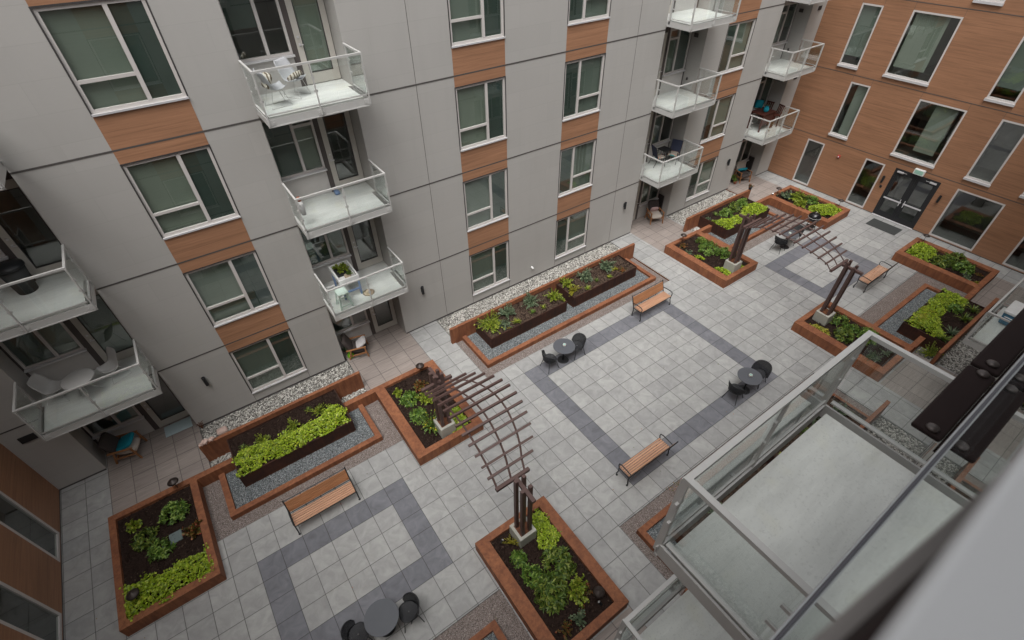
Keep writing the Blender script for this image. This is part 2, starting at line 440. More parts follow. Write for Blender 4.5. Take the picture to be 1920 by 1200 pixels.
# ------------------------------------------------------------------ mesh builder
class MB:
    def __init__(s, F=None):
        s.v = []; s.f = []; s.F = F; s.flip = False
        if F:
            o = Vector(F(0, 0, 0))
            a, b, c = (Vector(F(*q)) - o for q in ((1, 0, 0), (0, 1, 0), (0, 0, 1)))
            s.flip = a.cross(b).dot(c) < 0
    def add(s, vs, fs):
        k = len(s.v)
        s.v += [tuple(s.F(*p)) if s.F else tuple(p) for p in vs]
        s.f += [tuple(k + i for i in (reversed(q) if s.flip else q)) for q in fs]
    def box(s, x0, x1, y0, y1, z0, z1):
        x0, x1 = min(x0, x1), max(x0, x1); y0, y1 = min(y0, y1), max(y0, y1); z0, z1 = min(z0, z1), max(z0, z1)
        s.add([(x0, y0, z0), (x1, y0, z0), (x1, y1, z0), (x0, y1, z0), (x0, y0, z1), (x1, y0, z1), (x1, y1, z1), (x0, y1, z1)],
              [(0, 3, 2, 1), (4, 5, 6, 7), (0, 1, 5, 4), (1, 2, 6, 5), (2, 3, 7, 6), (3, 0, 4, 7)])
        return s
    def quad(s, a, b, c, d):
        s.add([a, b, c, d], [(0, 1, 2, 3)]); return s
    def bar(s, p, q, w, h, up=(0, 0, 1)):
        p, q = Vector(p), Vector(q); d = (q - p).normalized(); u = Vector(up)
        sd = d.cross(u)
        if sd.length < 1e-4: sd = d.cross(Vector((1, 0, 0)))
        sd.normalize(); u = sd.cross(d).normalized()
        a, b = sd * w / 2, u * h / 2
        vs = [p - a - b, p + a - b, p + a + b, p - a + b, q - a - b, q + a - b, q + a + b, q - a + b]
        s.add(vs, [(0, 3, 2, 1), (4, 5, 6, 7), (0, 1, 5, 4), (1, 2, 6, 5), (2, 3, 7, 6), (3, 0, 4, 7)])
        return s
    def tube(s, pts, r, n=8, cap=True):
        pts = [Vector(p) for p in pts]; rs = r if isinstance(r, (list, tuple)) else [r] * len(pts)
        vs = []; fs = []; prev = None
        for i, p in enumerate(pts):
            d = (pts[min(i + 1, len(pts) - 1)] - pts[max(i - 1, 0)]).normalized()
            if prev is None:
                a = d.cross(Vector((0, 0, 1)))
                if a.length < 1e-3: a = d.cross(Vector((1, 0, 0)))
            else:
                a = prev - d * prev.dot(d)
            a.normalize(); prev = a; b = d.cross(a)
            for k in range(n):
                t = 2 * math.pi * k / n
                vs.append(p + (a * math.cos(t) + b * math.sin(t)) * rs[i])
            if i:
                for k in range(n):
                    fs.append(((i - 1) * n + k, (i - 1) * n + (k + 1) % n, i * n + (k + 1) % n, i * n + k))
        if cap:
            fs.append(tuple(reversed(range(n)))); fs.append(tuple((len(pts) - 1) * n + k for k in range(n)))
        s.add(vs, fs); return s
    def lathe(s, prof, c=(0, 0, 0), n=20):
        vs = []; fs = []
        for i, (r, z) in enumerate(prof):
            for k in range(n):
                t = 2 * math.pi * k / n
                vs.append((c[0] + r * math.cos(t), c[1] + r * math.sin(t), c[2] + z))
            if i:
                for k in range(n):
                    fs.append(((i - 1) * n + k, (i - 1) * n + (k + 1) % n, i * n + (k + 1) % n, i * n + k))
        if prof[0][0] > 1e-5: fs.append(tuple(reversed(range(n))))
        if prof[-1][0] > 1e-5: fs.append(tuple((len(prof) - 1) * n + k for k in range(n)))
        s.add(vs, fs); return s
    def rbox(s, c, sx, sy, sz, puff=0.35, n=6, rot=None):
        """a soft cushion: a superellipsoid-like pillow"""
        vs = []; fs = []
        for i in range(n + 1):
            for j in range(2 * n):
                a = -math.pi / 2 + math.pi * i / n; b = 2 * math.pi * j / (2 * n)
                e = 0.45
                f = lambda x: math.copysign(abs(x) ** e, x)
                g = lambda x: math.copysign(abs(x) ** 0.7, x)
                p = Vector((f(math.cos(b)) * abs(math.cos(a)) ** puff * sx / 2, f(math.sin(b)) * abs(math.cos(a)) ** puff * sy / 2, g(math.sin(a)) * sz / 2))
                if rot is not None: p = rot @ p
                vs.append(p + Vector(c))
        for i in range(n):
            for j in range(2 * n):
                fs.append((i * 2 * n + j, i * 2 * n + (j + 1) % (2 * n), (i + 1) * 2 * n + (j + 1) % (2 * n), (i + 1) * 2 * n + j))
        s.add(vs, fs); return s
    def build(s, name, mat, parent=None, smooth=False, bevel=0.0):
        off = Vector((0, 0, 0)); p = parent
        while p is not None:
            off += Vector(p.location); p = p.parent
        me = bpy.data.meshes.new(name)
        me.from_pydata([(a - off.x, b - off.y, c - off.z) for a, b, c in s.v], [], s.f)
        me.validate(clean_customdata=False)
        if smooth:
            me.polygons.foreach_set('use_smooth', [True] * len(me.polygons))
        me.materials.append(mat)
        o = bpy.data.objects.new(name, me); COL.objects.link(o)
        if parent is not None: o.parent = parent
        if bevel > 0:
            b = o.modifiers.new('bevel', 'BEVEL'); b.width = bevel; b.segments = 2; b.limit_method = 'ANGLE'
        return o

def np_mesh(name, V, Fc, mat, parent=None, smooth=False, origin=None):
    """V (n,3), Fc (m,k) of one face size"""
    V = np.asarray(V, np.float32); Fc = np.asarray(Fc, np.int32)
    off = Vector((0, 0, 0)); p = parent
    while p is not None:
        off += Vector(p.location); p = p.parent
    V = V - np.array(off, np.float32)
    me = bpy.data.meshes.new(name)
    me.vertices.add(len(V)); me.vertices.foreach_set('co', V.ravel())
    k = Fc.shape[1]
    me.loops.add(Fc.size); me.loops.foreach_set('vertex_index', Fc.ravel())
    me.polygons.add(len(Fc)); me.polygons.foreach_set('loop_start', np.arange(0, Fc.size, k, dtype=np.int32))
    if smooth: me.polygons.foreach_set('use_smooth', np.ones(len(Fc), bool))
    me.update(calc_edges=True)
    me.materials.append(mat)
    o = bpy.data.objects.new(name, me); COL.objects.link(o)
    if parent is not None: o.parent = parent
    return o

def tag(o, label, cat, group=None, kind=None):
    o['label'] = label; o['category'] = cat
    if group: o['group'] = group
    if kind: o['kind'] = kind
    return o
def struct(o):
    o['kind'] = 'structure'; return o
def thing(name, loc, label, cat, group=None, rz=0.0):
    o = bpy.data.objects.new(name, None); COL.objects.link(o)
    o.empty_display_size = 0.2
    o.location = loc; o.rotation_euler = (0, 0, rz)
    return tag(o, label, cat, group)
def dup(root, loc, rz, label):
    def cp(o, par):
        c = o.copy(); COL.objects.link(c)
        if par is not None: c.parent = par
        for ch in list(o.children): cp(ch, c)
        return c
    r = cp(root, None)
    r.location = loc; r.rotation_euler = (0, 0, rz); r['label'] = label
    return r

def grid_cells(us, vs, holes):
    us = sorted(set(round(u, 4) for u in us)); vs = sorted(set(round(v, 4) for v in vs))
    for a, b in zip(us, us[1:]):
        for c, d in zip(vs, vs[1:]):
            m, n = (a + b) / 2, (c + d) / 2
            if not any(h[0] < m < h[1] and h[2] < n < h[3] for h in holes):
                yield a, b, c, d
def wall_grid(mb, u0, u1, z0, z1, holes):
    """front sheet of a wall at w=0 with openings (u0,u1,z0,z1,depth) and their reveals"""
    us = [u0, u1]; zs = [z0, z1]
    for h in holes: us += h[:2]; zs += h[2:4]
    us = [u for u in us if u0 <= u <= u1]; zs = [z for z in zs if z0 <= z <= z1]
    for a, b, c, d in grid_cells(us, zs, holes):
        mb.quad((a, 0, c), (b, 0, c), (b, 0, d), (a, 0, d))
    for a, b, c, d, e in holes:
        deep = e > 0.5
        mb.quad((a, 0, c), (a, 0, d), (a, e, d), (a, e, c))
        mb.quad((b, 0, c), (b, e, c), (b, e, d), (b, 0, d))
        if not deep: mb.quad((a, 0, c), (a, e, c), (b, e, c), (b, 0, c))
        mb.quad((a, 0, d), (b, 0, d), (b, e, d), (a, e, d))
def floor_grid(mb, x0, x1, y0, y1, holes, z, skirt):
    xs = [x0, x1]; ys = [y0, y1]
    for h in holes: xs += h[:2]; ys += h[2:4]
    for a, b, c, d in grid_cells([x for x in xs if x0 <= x <= x1], [y for y in ys if y0 <= y <= y1], holes):
        mb.quad((a, c, z), (b, c, z), (b, d, z), (a, d, z))
    for a, b, c, d in holes:
        for p, q in (((a, c), (b, c)), ((b, c), (b, d)), ((b, d), (a, d)), ((a, d), (a, c))):
            mb.quad((*p, z - skirt), (*q, z - skirt), (*q, z), (*p, z))
# ------------------------------------------------------------------ buildings
H = 3.119
def zf(k): return 0.0 if k == 0 else H * k - 0.02
FA = lambda u, w, z: (u, 5.65 + w, z)
FB = lambda u, w, z: (u, -8.74 - w, z)
FR = lambda u, w, z: (26.95 + w, u, z)
FL = lambda u, w, z: (-8.57 - w, u, z)
BAYS = [(-7.34, -4.70, False), (0.39, 2.93, False), (15.40, 18.04, True), (23.20, 25.75, True)]
COLS = [(-2.82, -0.955, False), (6.09, 7.94, False), (10.487, 12.332, True), (19.42, 21.30, True)]
ZS, ZH = 0.470, 2.424

def room(par, F, u0, u1, z0, z1, w0, w1):
    mb = MB(F)
    e = 0.25
    a, b, c, d = u0 - e, u1 + e, z0 - e, z1 + e
    mb.quad((a, w1, c), (b, w1, c), (b, w1, d), (a, w1, d))
    mb.quad((a, w0, c), (b, w0, c), (b, w1, c), (a, w1, c))
    mb.quad((a, w0, d), (b, w0, d), (b, w1, d), (a, w1, d))
    mb.quad((a, w0, c), (a, w1, c), (a, w1, d), (a, w0, d))
    mb.quad((b, w0, c), (b, w1, c), (b, w1, d), (b, w0, d))
    mb.build('room', M['interior'], par)

def window(par, F, u0, u1, z0, z1, flip, w=0.03, fr=0.065, blinds=None, layout='hopper', sill=True, trim_shade=True, seed=0):
    R = random.Random(seed)
    m = MB(F)
    def U(s):
        return u0 + s * (u1 - u0) if not flip else u1 - s * (u1 - u0)
    d0, d1 = w, w + 0.07
    m.box(u0, u0 + fr, d0, d1, z0, z1); m.box(u1 - fr, u1, d0, d1, z0, z1)
    m.box(u0 + fr, u1 - fr, d0, d1, z0, z0 + fr); m.box(u0 + fr, u1 - fr, d0, d1, z1 - fr, z1)
    lites = []
    Hh = z1 - z0
    if layout == 'hopper':
        um = U(0.615)
        m.box(um - 0.045, um + 0.045, d0 - 0.004, d1, z0 + fr, z1 - fr)
        a, b = sorted((U(0) + (fr if not flip else -fr), um + (-0.045 if not flip else 0.045)))
        zl = z0 + 0.315 * Hh
        m.box(a, b, d0 - 0.002, d1, zl - 0.035, zl + 0.035)
        c, e = sorted((U(1) + (-fr if not flip else fr), um + (0.045 if not flip else -0.045)))
        lites = [(a, b, zl + 0.035, z1 - fr), (a, b, z0 + fr, zl - 0.035), (c, e, z0 + fr, z1 - fr)]
    elif layout == 'bay':
        um = U(0.56)
        m.box(um - 0.04, um + 0.04, d0 - 0.004, d1, z0 + fr, z1 - fr)
        a, b = sorted((U(0) + (fr if not flip else -fr), um + (-0.04 if not flip else 0.04)))
        c, e = sorted((U(1) + (-fr if not flip else fr), um + (0.04 if not flip else -0.04)))
        zt = z1 - 0.36
        m.box(c, e, d0 - 0.002, d1, zt - 0.04, zt + 0.04)
        lites = [(a, b, z0 + fr, z1 - fr), (c, e, z0 + fr, zt - 0.04), (c, e, zt + 0.04, z1 - fr)]
    else:
        lites = [(u0 + fr, u1 - fr, z0 + fr, z1 - fr)]
    o = m.build('window', M['frame'], par)
    g = MB(F)
    for a, b, c, d in lites:
        g.quad((a, w + 0.035, c), (b, w + 0.035, c), (b, w + 0.035, d), (a, w + 0.035, d))
    g.build('pane', M['winglass'], o)
    bl = MB(F); any_b = False
    if blinds is None:
        blinds = [1.0, 1.0, R.choice([1.0, 1.0, 1.0, 0.62])] if layout != 'single' else [0.0]
    dk = MB(F); any_d = False
    for i, ((a, b, c, d), fq) in enumerate(zip(lites, blinds)):
        if ((layout == 'hopper' and i == 2) or (layout == 'bay' and i == 0)) and fq > 0.01:
            any_d = True; dk.box(a - 0.02, b + 0.02, w + 0.052, w + 0.055, d + 0.03 - fq * (d - c + 0.05), d + 0.03)
        elif fq > 0.01:
            any_b = True
            zb = d + 0.05 - fq * (d - c + 0.06)
            bl.box(a - 0.03, b + 0.03, w + 0.12, w + 0.124, zb, d + 0.05)
            if fq < 0.98: bl.box(a - 0.03, b + 0.03, w + 0.112, w + 0.132, zb - 0.03, zb)
    if any_b: bl.build('blind', M['blind'], o)
    if any_d: dk.build('insect_screen', M['screen'], o)
    if sill:
        s = MB(F); s.box(u0 - 0.02, u1 + 0.02, w - 0.08, w + 0.02, z0 - (0.045 if layout != 'single' else 0.10), z0 - 0.003)
        s.build('sill', M['flash'], o)
    if trim_shade:
        t = MB(F); k = 0.032
        t.box(u0 - k, u0, -0.007, 0.002, z0 - 0.045, z1 + k); t.box(u1, u1 + k, -0.007, 0.002, z0 - 0.045, z1 + k)
        t.box(u0, u1, -0.007, 0.002, z1, z1 + k)
        t.build('trim', M['darktrim'], o)  # dark flashing outline that also paints the shadow of the window reveals
    return o

def balcony_door(par, F, u0, u1, z0, z1, flip, w, seed=0):
    m = MB(F)
    lw = 0.155
    m.box(u0, u0 + lw, w, w + 0.06, z0, z1); m.box(u1 - lw, u1, w, w + 0.06, z0, z1)
    m.box(u0 + lw, u1 - lw, w, w + 0.06, z0, z0 + 0.27); m.box(u0 + lw, u1 - lw, w, w + 0.06, z1 - 0.2, z1)
    o = m.build('balcony_door', M['door'], par)
    g = MB(F); g.quad((u0 + lw, w + 0.03, z0 + 0.27), (u1 - lw, w + 0.03, z0 + 0.27), (u1 - lw, w + 0.03, z1 - 0.2), (u0 + lw, w + 0.03, z1 - 0.2))
    g.build('pane', M['winglass'], o)
    b = MB(F); e = 0.02
    for a, c, d, f in ((u0 + lw, u0 + lw + e, z0 + 0.27, z1 - 0.2), (u1 - lw - e, u1 - lw, z0 + 0.27, z1 - 0.2), (u0 + lw + e, u1 - lw - e, z0 + 0.27, z0 + 0.29), (u0 + lw + e, u1 - lw - e, z1 - 0.22, z1 - 0.2)):
        b.box(a, c, w - 0.004, w + 0.02, d, f)
    b.build('glazing_bead', M['darktrim'], o)
    hu = u0 + 0.08 if not flip else u1 - 0.08
    h = MB(F); h.box(hu - 0.025, hu + 0.025, w - 0.012, w - 0.001, z0 + 0.93, z0 + 1.0); h.box(hu - 0.02, hu + 0.09, w - 0.06, w - 0.045, z0 + 0.955, z0 + 0.975); h.box(hu - 0.01, hu + 0.01, w - 0.046, w - 0.011, z0 + 0.955, z0 + 0.975)
    h.build('handle', M['flash'], o)
    h = MB(F); h.box(hu - 0.025, hu + 0.025, w - 0.02, w - 0.001, z0 + 1.12, z0 + 1.17); h.build('deadbolt', M['flash'], o)
    if random.Random(seed).random() < 0.45:
        bl = MB(F); bl.box(u0 + lw - 0.02, u1 - lw + 0.02, w + 0.07, w + 0.074, z0 + 0.25, z1 - 0.18); bl.build('blind', M['blind'], o)
    return o

def balcony(par, F, u0, u1, k):
    z = zf(k); P = 1.12
    d = MB(F); d.box(u0 + 0.055, u1 - 0.12, -P + 0.085, 0.003, z - 0.13, z); d.box(u0 + 0.002, u1 - 0.002, 0.003, 0.775, z - 0.13, z)
    o = d.build('balcony', M['concrete'], par)
    f = MB(F)
    f.box(u0 - 0.02, u1 + 0.02, -P, -P + 0.022, z - 0.20, z - 0.02)
    f.box(u0 - 0.02, u0 + 0.002, -P + 0.022, -0.01, z - 0.20, z - 0.02); f.box(u1 - 0.002, u1 + 0.02, -P + 0.022, -0.01, z - 0.20, z - 0.02)
    f.box(u0 - 0.03, u1 + 0.03, -P - 0.012, -P + 0.02, z - 0.215, z - 0.19)
    for q in (u0 + 0.05, (u0 + u1) / 2, u1 - 0.05):
        f.box(q - 0.09, q + 0.09, -P - 0.012, -P - 0.001, z - 0.17, z - 0.05)
        for e in (-0.06, 0.06):
            f.box(q + e - 0.012, q + e + 0.012, -P - 0.024, -P - 0.012, z - 0.125, z - 0.10)
    f.build('fascia', M['rail'], o)
    r = MB(F); zt = z + 1.0; y = -P - 0.01
    r.box(u0 - 0.025, u1 + 0.025, y - 0.022, y + 0.028, zt - 0.005, zt + 0.04)
    r.box(u0 - 0.025, u0 + 0.025, y + 0.028, -0.01, zt - 0.005, zt + 0.04); r.box(u1 - 0.025, u1 + 0.025, y + 0.028, -0.01, zt - 0.005, zt + 0.04)
    for q in (u0, (u0 + u1) / 2, u1):
        r.box(q - 0.013, q + 0.013, y - 0.035, y + 0.025, z - 0.17, zt - 0.005)
    for q in (u0, u1):
        r.box(q - 0.02, q + 0.02, -0.16, -0.09, z - 0.12, zt - 0.005)
    for q in (z + 0.36, z + 0.66):
        for uu in (u0, (u0 + u1) / 2, u1):
            r.box(uu - 0.045, uu + 0.045, y + 0.0, y + 0.022, q, q + 0.05)
    r.box(u0 + 0.05, u1 - 0.05, y - 0.005, y + 0.021, z + 0.055, z + 0.085)
    r.box(u0 - 0.025, u0 + 0.025, y + 0.06, -0.165, z + 0.06, z + 0.08); r.box(u1 - 0.025, u1 + 0.025, y + 0.06, -0.165, z + 0.06, z + 0.08)
    for uu, s in ((u0, 1), (u1, -1)):
        for q in (z + 0.36, z + 0.66): r.box(uu - 0.01, uu + 0.01, -0.26, -0.165, q, q + 0.04)
    r.build('railing', M['rail'], o)
    mid = (u0 + u1) / 2
    for a, b in ((u0 + 0.03, mid - 0.03), (mid + 0.03, u1 - 0.03)):
        g = MB(F); g.box(a, b, y + 0.003, y + 0.011, z + 0.09, zt - 0.03); g.build('glass_panel', M['railglass'], o)
    for q in (u0, u1):
        g = MB(F); g.box(q - 0.004, q + 0.004, y + 0.05, -0.17, z + 0.09, zt - 0.03); g.build('glass_panel', M['railglass'], o)
    return o

def bay(par, F, u0, u1, mir, k, seed):
    z = zf(k); W = 0.77
    def S(a, b):
        a, b = (u0 + a, u0 + b) if not mir else (u1 - b, u1 - a)
        return a, b
    wd = u1 - u0
    w0, w1 = S(0.06, 1.42); d0, d1 = S(1.57, wd - 0.02); p0, p1 = S(1.42, 1.57)
    window(par, F, w0, w1, z + 0.80, z + 2.52, mir, w=W - 0.05, layout='bay', blinds=[random.Random(seed).choice([1, 1, 1, 0.6, 0]), random.Random(seed + 5).choice([1, 1, 0.0]), random.Random(seed + 9).choice([0, 1])], trim_shade=False, seed=seed)
    m = MB(F); m.box(w0, w1, W - 0.02, W + 0.02, z, z + 0.752); m.build('infill_panel', M['whitepanel'], par)
    m = MB(F); m.box(w0, w1, W - 0.02, W + 0.02, z + 2.52, z + 2.9); m.build('head_panel', M['whitepanel'], par)
    m = MB(F); m.box(p0, p1, W - 0.03, W + 0.02, z, z + 2.9); e0, e1 = S(0, 0.06); m.box(e0, e1, W - 0.03, W + 0.02, z, z + 2.9); m.box(d0, d1, W - 0.02, W + 0.03, z + 2.44, z + 2.9)
    m.build('pilaster', M['pilaster'], par)
    balcony_door(par, F, d0, d1, z + 0.02, z + 2.44, mir, W - 0.03, seed + 3)

def apartment(name, F, label, umin, umax, top, balc, skipwin=(), seed=1):
    L = F((umin + umax) / 2, 0, 0)
    t = thing(name, L, label, 'building')
    holes = []
    for k in range(5):
        for u0, u1, mir in BAYS:
            holes.append((u0, u1, zf(k), zf(k) + (2.86 if k == 0 else 2.88), 0.775))
        for u0, u1, fl in COLS:
            holes.append((u0, u1, ZS + H * k, ZH + H * k, 0.10))
    m = MB(F); wall_grid(m, umin, umax, 0.0, top, holes); m.build('wall', M['facade'], t)
    def jb(*a):
        MB(F).box(*a).build('panel_joint', M['joint'], t)
    for k in range(1, 6):
        zj = 2.775 + H * (k - 1)
        us = [umin] + [q for b in BAYS for q in b[:2]] + [umax]
        for a, b in zip(us[0::2], us[1::2]):
            jb(a + 0.002, b - 0.002, -0.008, 0.003, zj - 0.02, zj + 0.02)
    for u in (4.8, 13.9):
        jb(u - 0.006, u + 0.006, -0.004, 0.003, 0.06, 16.4)
    for u0, u1, fl in COLS:
        for u in (u0 - 0.01, u1 + 0.01):
            jb(u - 0.005, u + 0.005, -0.004, 0.003, 0.06, ZS - 0.06)
    us = [umin] + [q for b in BAYS for q in b[:2]] + [umax]
    for a, b in zip(us[0::2], us[1::2]):
        jb(a + 0.01, b - 0.01, -0.012, 0.003, 0.0, 0.05)
    for k in range(5):
        for i, (u0, u1, fl) in enumerate(COLS):
            window(t, F, u0, u1, ZS + H * k, ZH + H * k, fl, seed=seed * 100 + k * 7 + i)
            room(t, F, u0, u1, ZS + H * k, ZH + H * k, 0.11, 1.9)
            if k < 4:
                s = MB(F); s.box(u0 - 0.02, u1 + 0.02, -0.005, 0.004, ZH + H * k + 0.034, ZS + H * (k + 1) - 0.048); s.build('spandrel_panel', M['spandrel'], t)
        for i, (u0, u1, mir) in enumerate(BAYS):
            bay(t, F, u0, u1, mir, k, seed * 50 + k * 4 + i)
            room(t, F, u0, u1, zf(k) + 0.3, zf(k) + 2.5, 0.80, 2.6)
            if (i, k) in balc: balcony(t, F, u0, u1, k)
            elif k > 0:
                s = MB(F); s.box(u0, u1, 0.004, 0.775, zf(k) - 0.12, zf(k) - 0.002); s.build('sill_slab', M['concrete'], t)
    r = MB(F); r.box(umin, umax, 0.002, 9.0, top, top + 0.3); r.box(umin, umax, 8.8, 9.0, 0, top); r.build('roof', M['facade'], t)
    return t

balc_a = {(i, k) for i in range(4) for k in (1, 2, 3)}
grey_wing = apartment('apartment_building', FA, 'grey panelled apartment block with wood toned window columns across the courtyard', -8.57, 26.95, 16.5, balc_a)
own_wing = apartment('apartment_building', FB, 'grey apartment block at the lower right, seen along its facade from above', -8.57, 26.95, 16.5, {(1, 1), (1, 2), (1, 3), (2, 1)}, seed=3)

def clad_wing(name, F, label, u0, u1, top, wins, doors, joints, vj, frw=0.05):
    L = F((u0 + u1) / 2, 0, 0)
    t = thing(name, L, label, 'building')
    holes = [(a, b, c, d, 0.10) for a, b, c, d in wins] + [(a, b, c, d, 0.10) for a, b, c, d in doors]
    m = MB(F); wall_grid(m, u0, u1, 0.0, top, holes); m.build('wall', M['cladding'], t)
    def jb(*a):
        MB(F).box(*a).build('panel_joint', M['joint'], t)
    for z in joints: jb(u0 + 0.01, u1 - 0.01, -0.006, 0.003, z - 0.014, z + 0.014)
    for u, a, b in vj: jb(u - 0.004, u + 0.004, -0.004, 0.003, a, b)
    segs = sorted([u0, u1] + [q for d in doors for q in d[:2]])
    for a, b in zip(segs[0::2], segs[1::2]): jb(a + 0.01, b - 0.01, -0.01, 0.003, 0.0, 0.035)
    for i, (a, b, c, d) in enumerate(wins):
        window(t, F, a, b, c, d, False, w=0.0, fr=frw, layout='single', sill=c > 1, trim_shade=False, seed=i, blinds=[0.0])
        room(t, F, a, b, c, d, 0.11, 2.4)
    for a, b, c, d in doors: room(t, F, a, b, c, d, 0.11, 3.0)
    r = MB(F); r.box(u0, u1, 0.002, 9.0, top, top + 0.3); r.box(u0, u1, 8.8, 9.0, 0, top); r.build('roof', M['facade'], t)
    return t
RW = [(3.10, 4.05, 0.06, 2.50), (-0.03, 0.92, 0.06, 2.50), (-5.07, -3.22, 0.08, 2.53), (-8.0, -6.28, 0.08, 2.53),
      (2.17, 3.11, 3.11, 5.65), (-1.93, -0.03, 3.11, 5.65), (-4.18, -3.20, 3.11, 5.67), (-7.2, -5.3, 3.11, 5.67),
      (3.09, 4.03, 6.29, 8.86), (-0.06, 1.85, 6.29, 8.88), (-3.28, -2.27, 6.29, 8.88), (-6.3, -4.4, 6.29, 8.88),
      (2.17, 4.03, 9.52, 12.05), (-1.10, -0.12, 9.52, 12.05), (-4.2, -2.3, 9.52, 12.05), (-6.9, -5.9, 9.52, 12.05),
      (3.09, 4.03, 12.7, 15.2), (-0.06, 1.85, 12.7, 15.2), (-3.28, -2.27, 12.7, 15.2)]
DR = (-2.53, -0.53, 0.0, 2.53)
vj = []
for a, b, c, d in RW[4:12]:
    vj += [(a, d + 0.002, d + 0.31), (b, d + 0.002, d + 0.31), (a, c - 0.30, c - 0.05), (b, c - 0.30, c - 0.05)]
right_wing = clad_wing('wood_clad_building', FR, 'wood toned clad block with the black double entrance door at the far end', -8.74, 5.65, 16.5, RW, [DR], [2.76, 5.95, 9.18, 12.38], vj, 0.068)
LWN = [(3.06, 4.05, 0.06, 2.48), (0.56, 1.55, 0.06, 2.48), (-3.0, -1.1, 0.06, 2.48), (-6.4, -5.4, 0.06, 2.48),
       (3.06, 4.05, 3.11, 5.65), (-0.4, 1.5, 3.11, 5.65), (-4.2, -3.2, 3.11, 5.65), (2.2, 4.0, 6.29, 8.86), (-1.4, -0.4, 6.29, 8.86), (-5.2, -3.3, 6.29, 8.86)]
left_wing = clad_wing('wood_clad_building', FL, 'dark wood toned clad block in the lower left corner with low pale framed windows', -8.74, 5.65, 16.5, LWN, [], [2.76, 5.95, 9.18, 12.38], [], 0.085)

# curtains and reflected-looking room contents behind the clad wing's windows are real blinds, partly drawn
for (a, b, c, d), q in zip(RW[:12], ((0, .3, .0), (0.0, .3, 0.0), (0, .3, 0), (0, .3, 0), (.3, 1, 0), (.35, .85, 0.12), (0, .5, 0), (0, 1, 0), (0, 1, .14), (.05, .78, .12), (0, 1, .16), (0, 1, .1))):
    s = MB(FR); lo, hi, lift = q
    y0 = b - (b - a) * hi; y1 = b - (b - a) * lo
    if hi > 0.55:
        s.box(y0 + 0.04, y1 - 0.04, 0.16, 0.165, c + (d - c) * lift + 0.03, d - 0.02)
        o = s.build('curtain', M['blind'], right_wing)

# entrance double door
dd = MB(FR)
a, b, c, d = DR
dd.box(a, a + 0.09, 0.0, 0.09, c, d); dd.box(b - 0.09, b, 0.0, 0.09, c, d); dd.box(a + 0.09, b - 0.09, 0.0, 0.09, d - 0.1, d)
mid = (a + b) / 2
dd.box(mid - 0.02, mid + 0.02, 0.012, 0.09, c, d - 0.1)
ent = dd.build('entrance_door', M['black'], right_wing)
for l0, l1, hs in ((a + 0.09, mid - 0.02, 1), (mid + 0.02, b - 0.09, -1)):
    lf = MB(FR)
    lf.box(l0, l0 + 0.13, 0.02, 0.07, 0.03, d - 0.1); lf.box(l1 - 0.13, l1, 0.02, 0.07, 0.03, d - 0.1)
    lf.box(l0 + 0.13, l1 - 0.13, 0.02, 0.07, 0.03, 0.30); lf.box(l0 + 0.13, l1 - 0.13, 0.02, 0.07, d - 0.27, d - 0.1); lf.box(l0 + 0.13, l1 - 0.13, 0.02, 0.07, 0.95, 1.08)
    lf.build('door_leaf', M['black'], ent)
    g = MB(FR)
    for z0, z1 in ((0.30, 0.95), (1.08, d - 0.27)): g.quad((l0 + 0.13, 0.045, z0), (l1 - 0.13, 0.045, z0), (l1 - 0.13, 0.045, z1), (l0 + 0.13, 0.045, z1))
    g.build('pane', M['winglass'], ent)
    pb = MB(FR); pb.box(l0 + 0.04, l1 - 0.04, -0.05, -0.01, 0.99, 1.05); pb.box(l0 + 0.04, l0 + 0.1, -0.012, 0.019, 1.0, 1.04); pb.box(l1 - 0.1, l1 - 0.04, -0.012, 0.019, 1.0, 1.04)
    hu = l1 - 0.08 if hs == 1 else l0 + 0.08
    pb.box(hu - 0.015, hu + 0.015, -0.07, -0.05, 0.85, 1.2)
    pb.build('push_bar', M['flash'], ent)
    cl = MB(FR); q = l0 + 0.18 if hs == 1 else l1 - 0.18
    cl.box(q - 0.14, q + 0.14, -0.055, -0.002, d - 0.17, d - 0.10); cl.box(q, q + 0.3 * hs, -0.07, -0.056, d - 0.12, d - 0.105)
    cl.build('door_closer', M['flash'], ent)
th = MB(FR); th.box(a + 0.02, b - 0.02, -0.09, -0.002, 0.004, 0.03); th.build('threshold', M['flash'], ent)

# utility panels on the recess side walls (far bays, ground floor)
for u in (18.04, 25.75):
    p = MB(); p.box(u - 0.05, u - 0.002, 6.02, 6.40, 0.12, 1.02)
    o = p.build('louvre_panel', M['darktrim'], grey_wing)
    q = MB()
    for z in np.arange(0.2, 0.98, 0.08): q.box(u - 0.058, u - 0.05, 6.06, 6.36, z, z + 0.035)
    q.build('louvre', M['black'], o)
for u in (18.04, 25.75):
    for k in (1, 2, 3):
        p = MB(); p.box(u - 0.045, u - 0.002, 6.05, 6.24, zf(k) + 2.1, zf(k) + 2.25); p.build('vent', M['darktrim'], grey_wing); p = MB(); p.box(u - 0.06, u - 0.002, 6.12, 6.18, zf(k) + 0.42, zf(k) + 0.52)
        p.build('hose_tap', M['darktrim'], grey_wing)
v = MB(FA); v.box(-8.26, -7.9, -0.03, -0.002, 2.2, 2.42); v.build('vent', M['black'], grey_wing)
for z in (2.27, 2.32, 2.37):
    pass
v = MB(FA); v.box(26.28, 26.55, -0.03, -0.002, 5.28, 5.46); v.build('vent', M['black'], grey_wing)
v = MB(FA); v.box(26.28, 26.55, -0.03, -0.002, 8.40, 8.58); v.build('vent', M['black'], grey_wing)
v = MB(); v.tube([(9.15, 5.652, 0.58), (9.15, 5.56, 0.58), (9.15, 5.53, 0.54)], 0.05, 10); v.build('vent_pipe', M['whitepaint'], grey_wing, True)

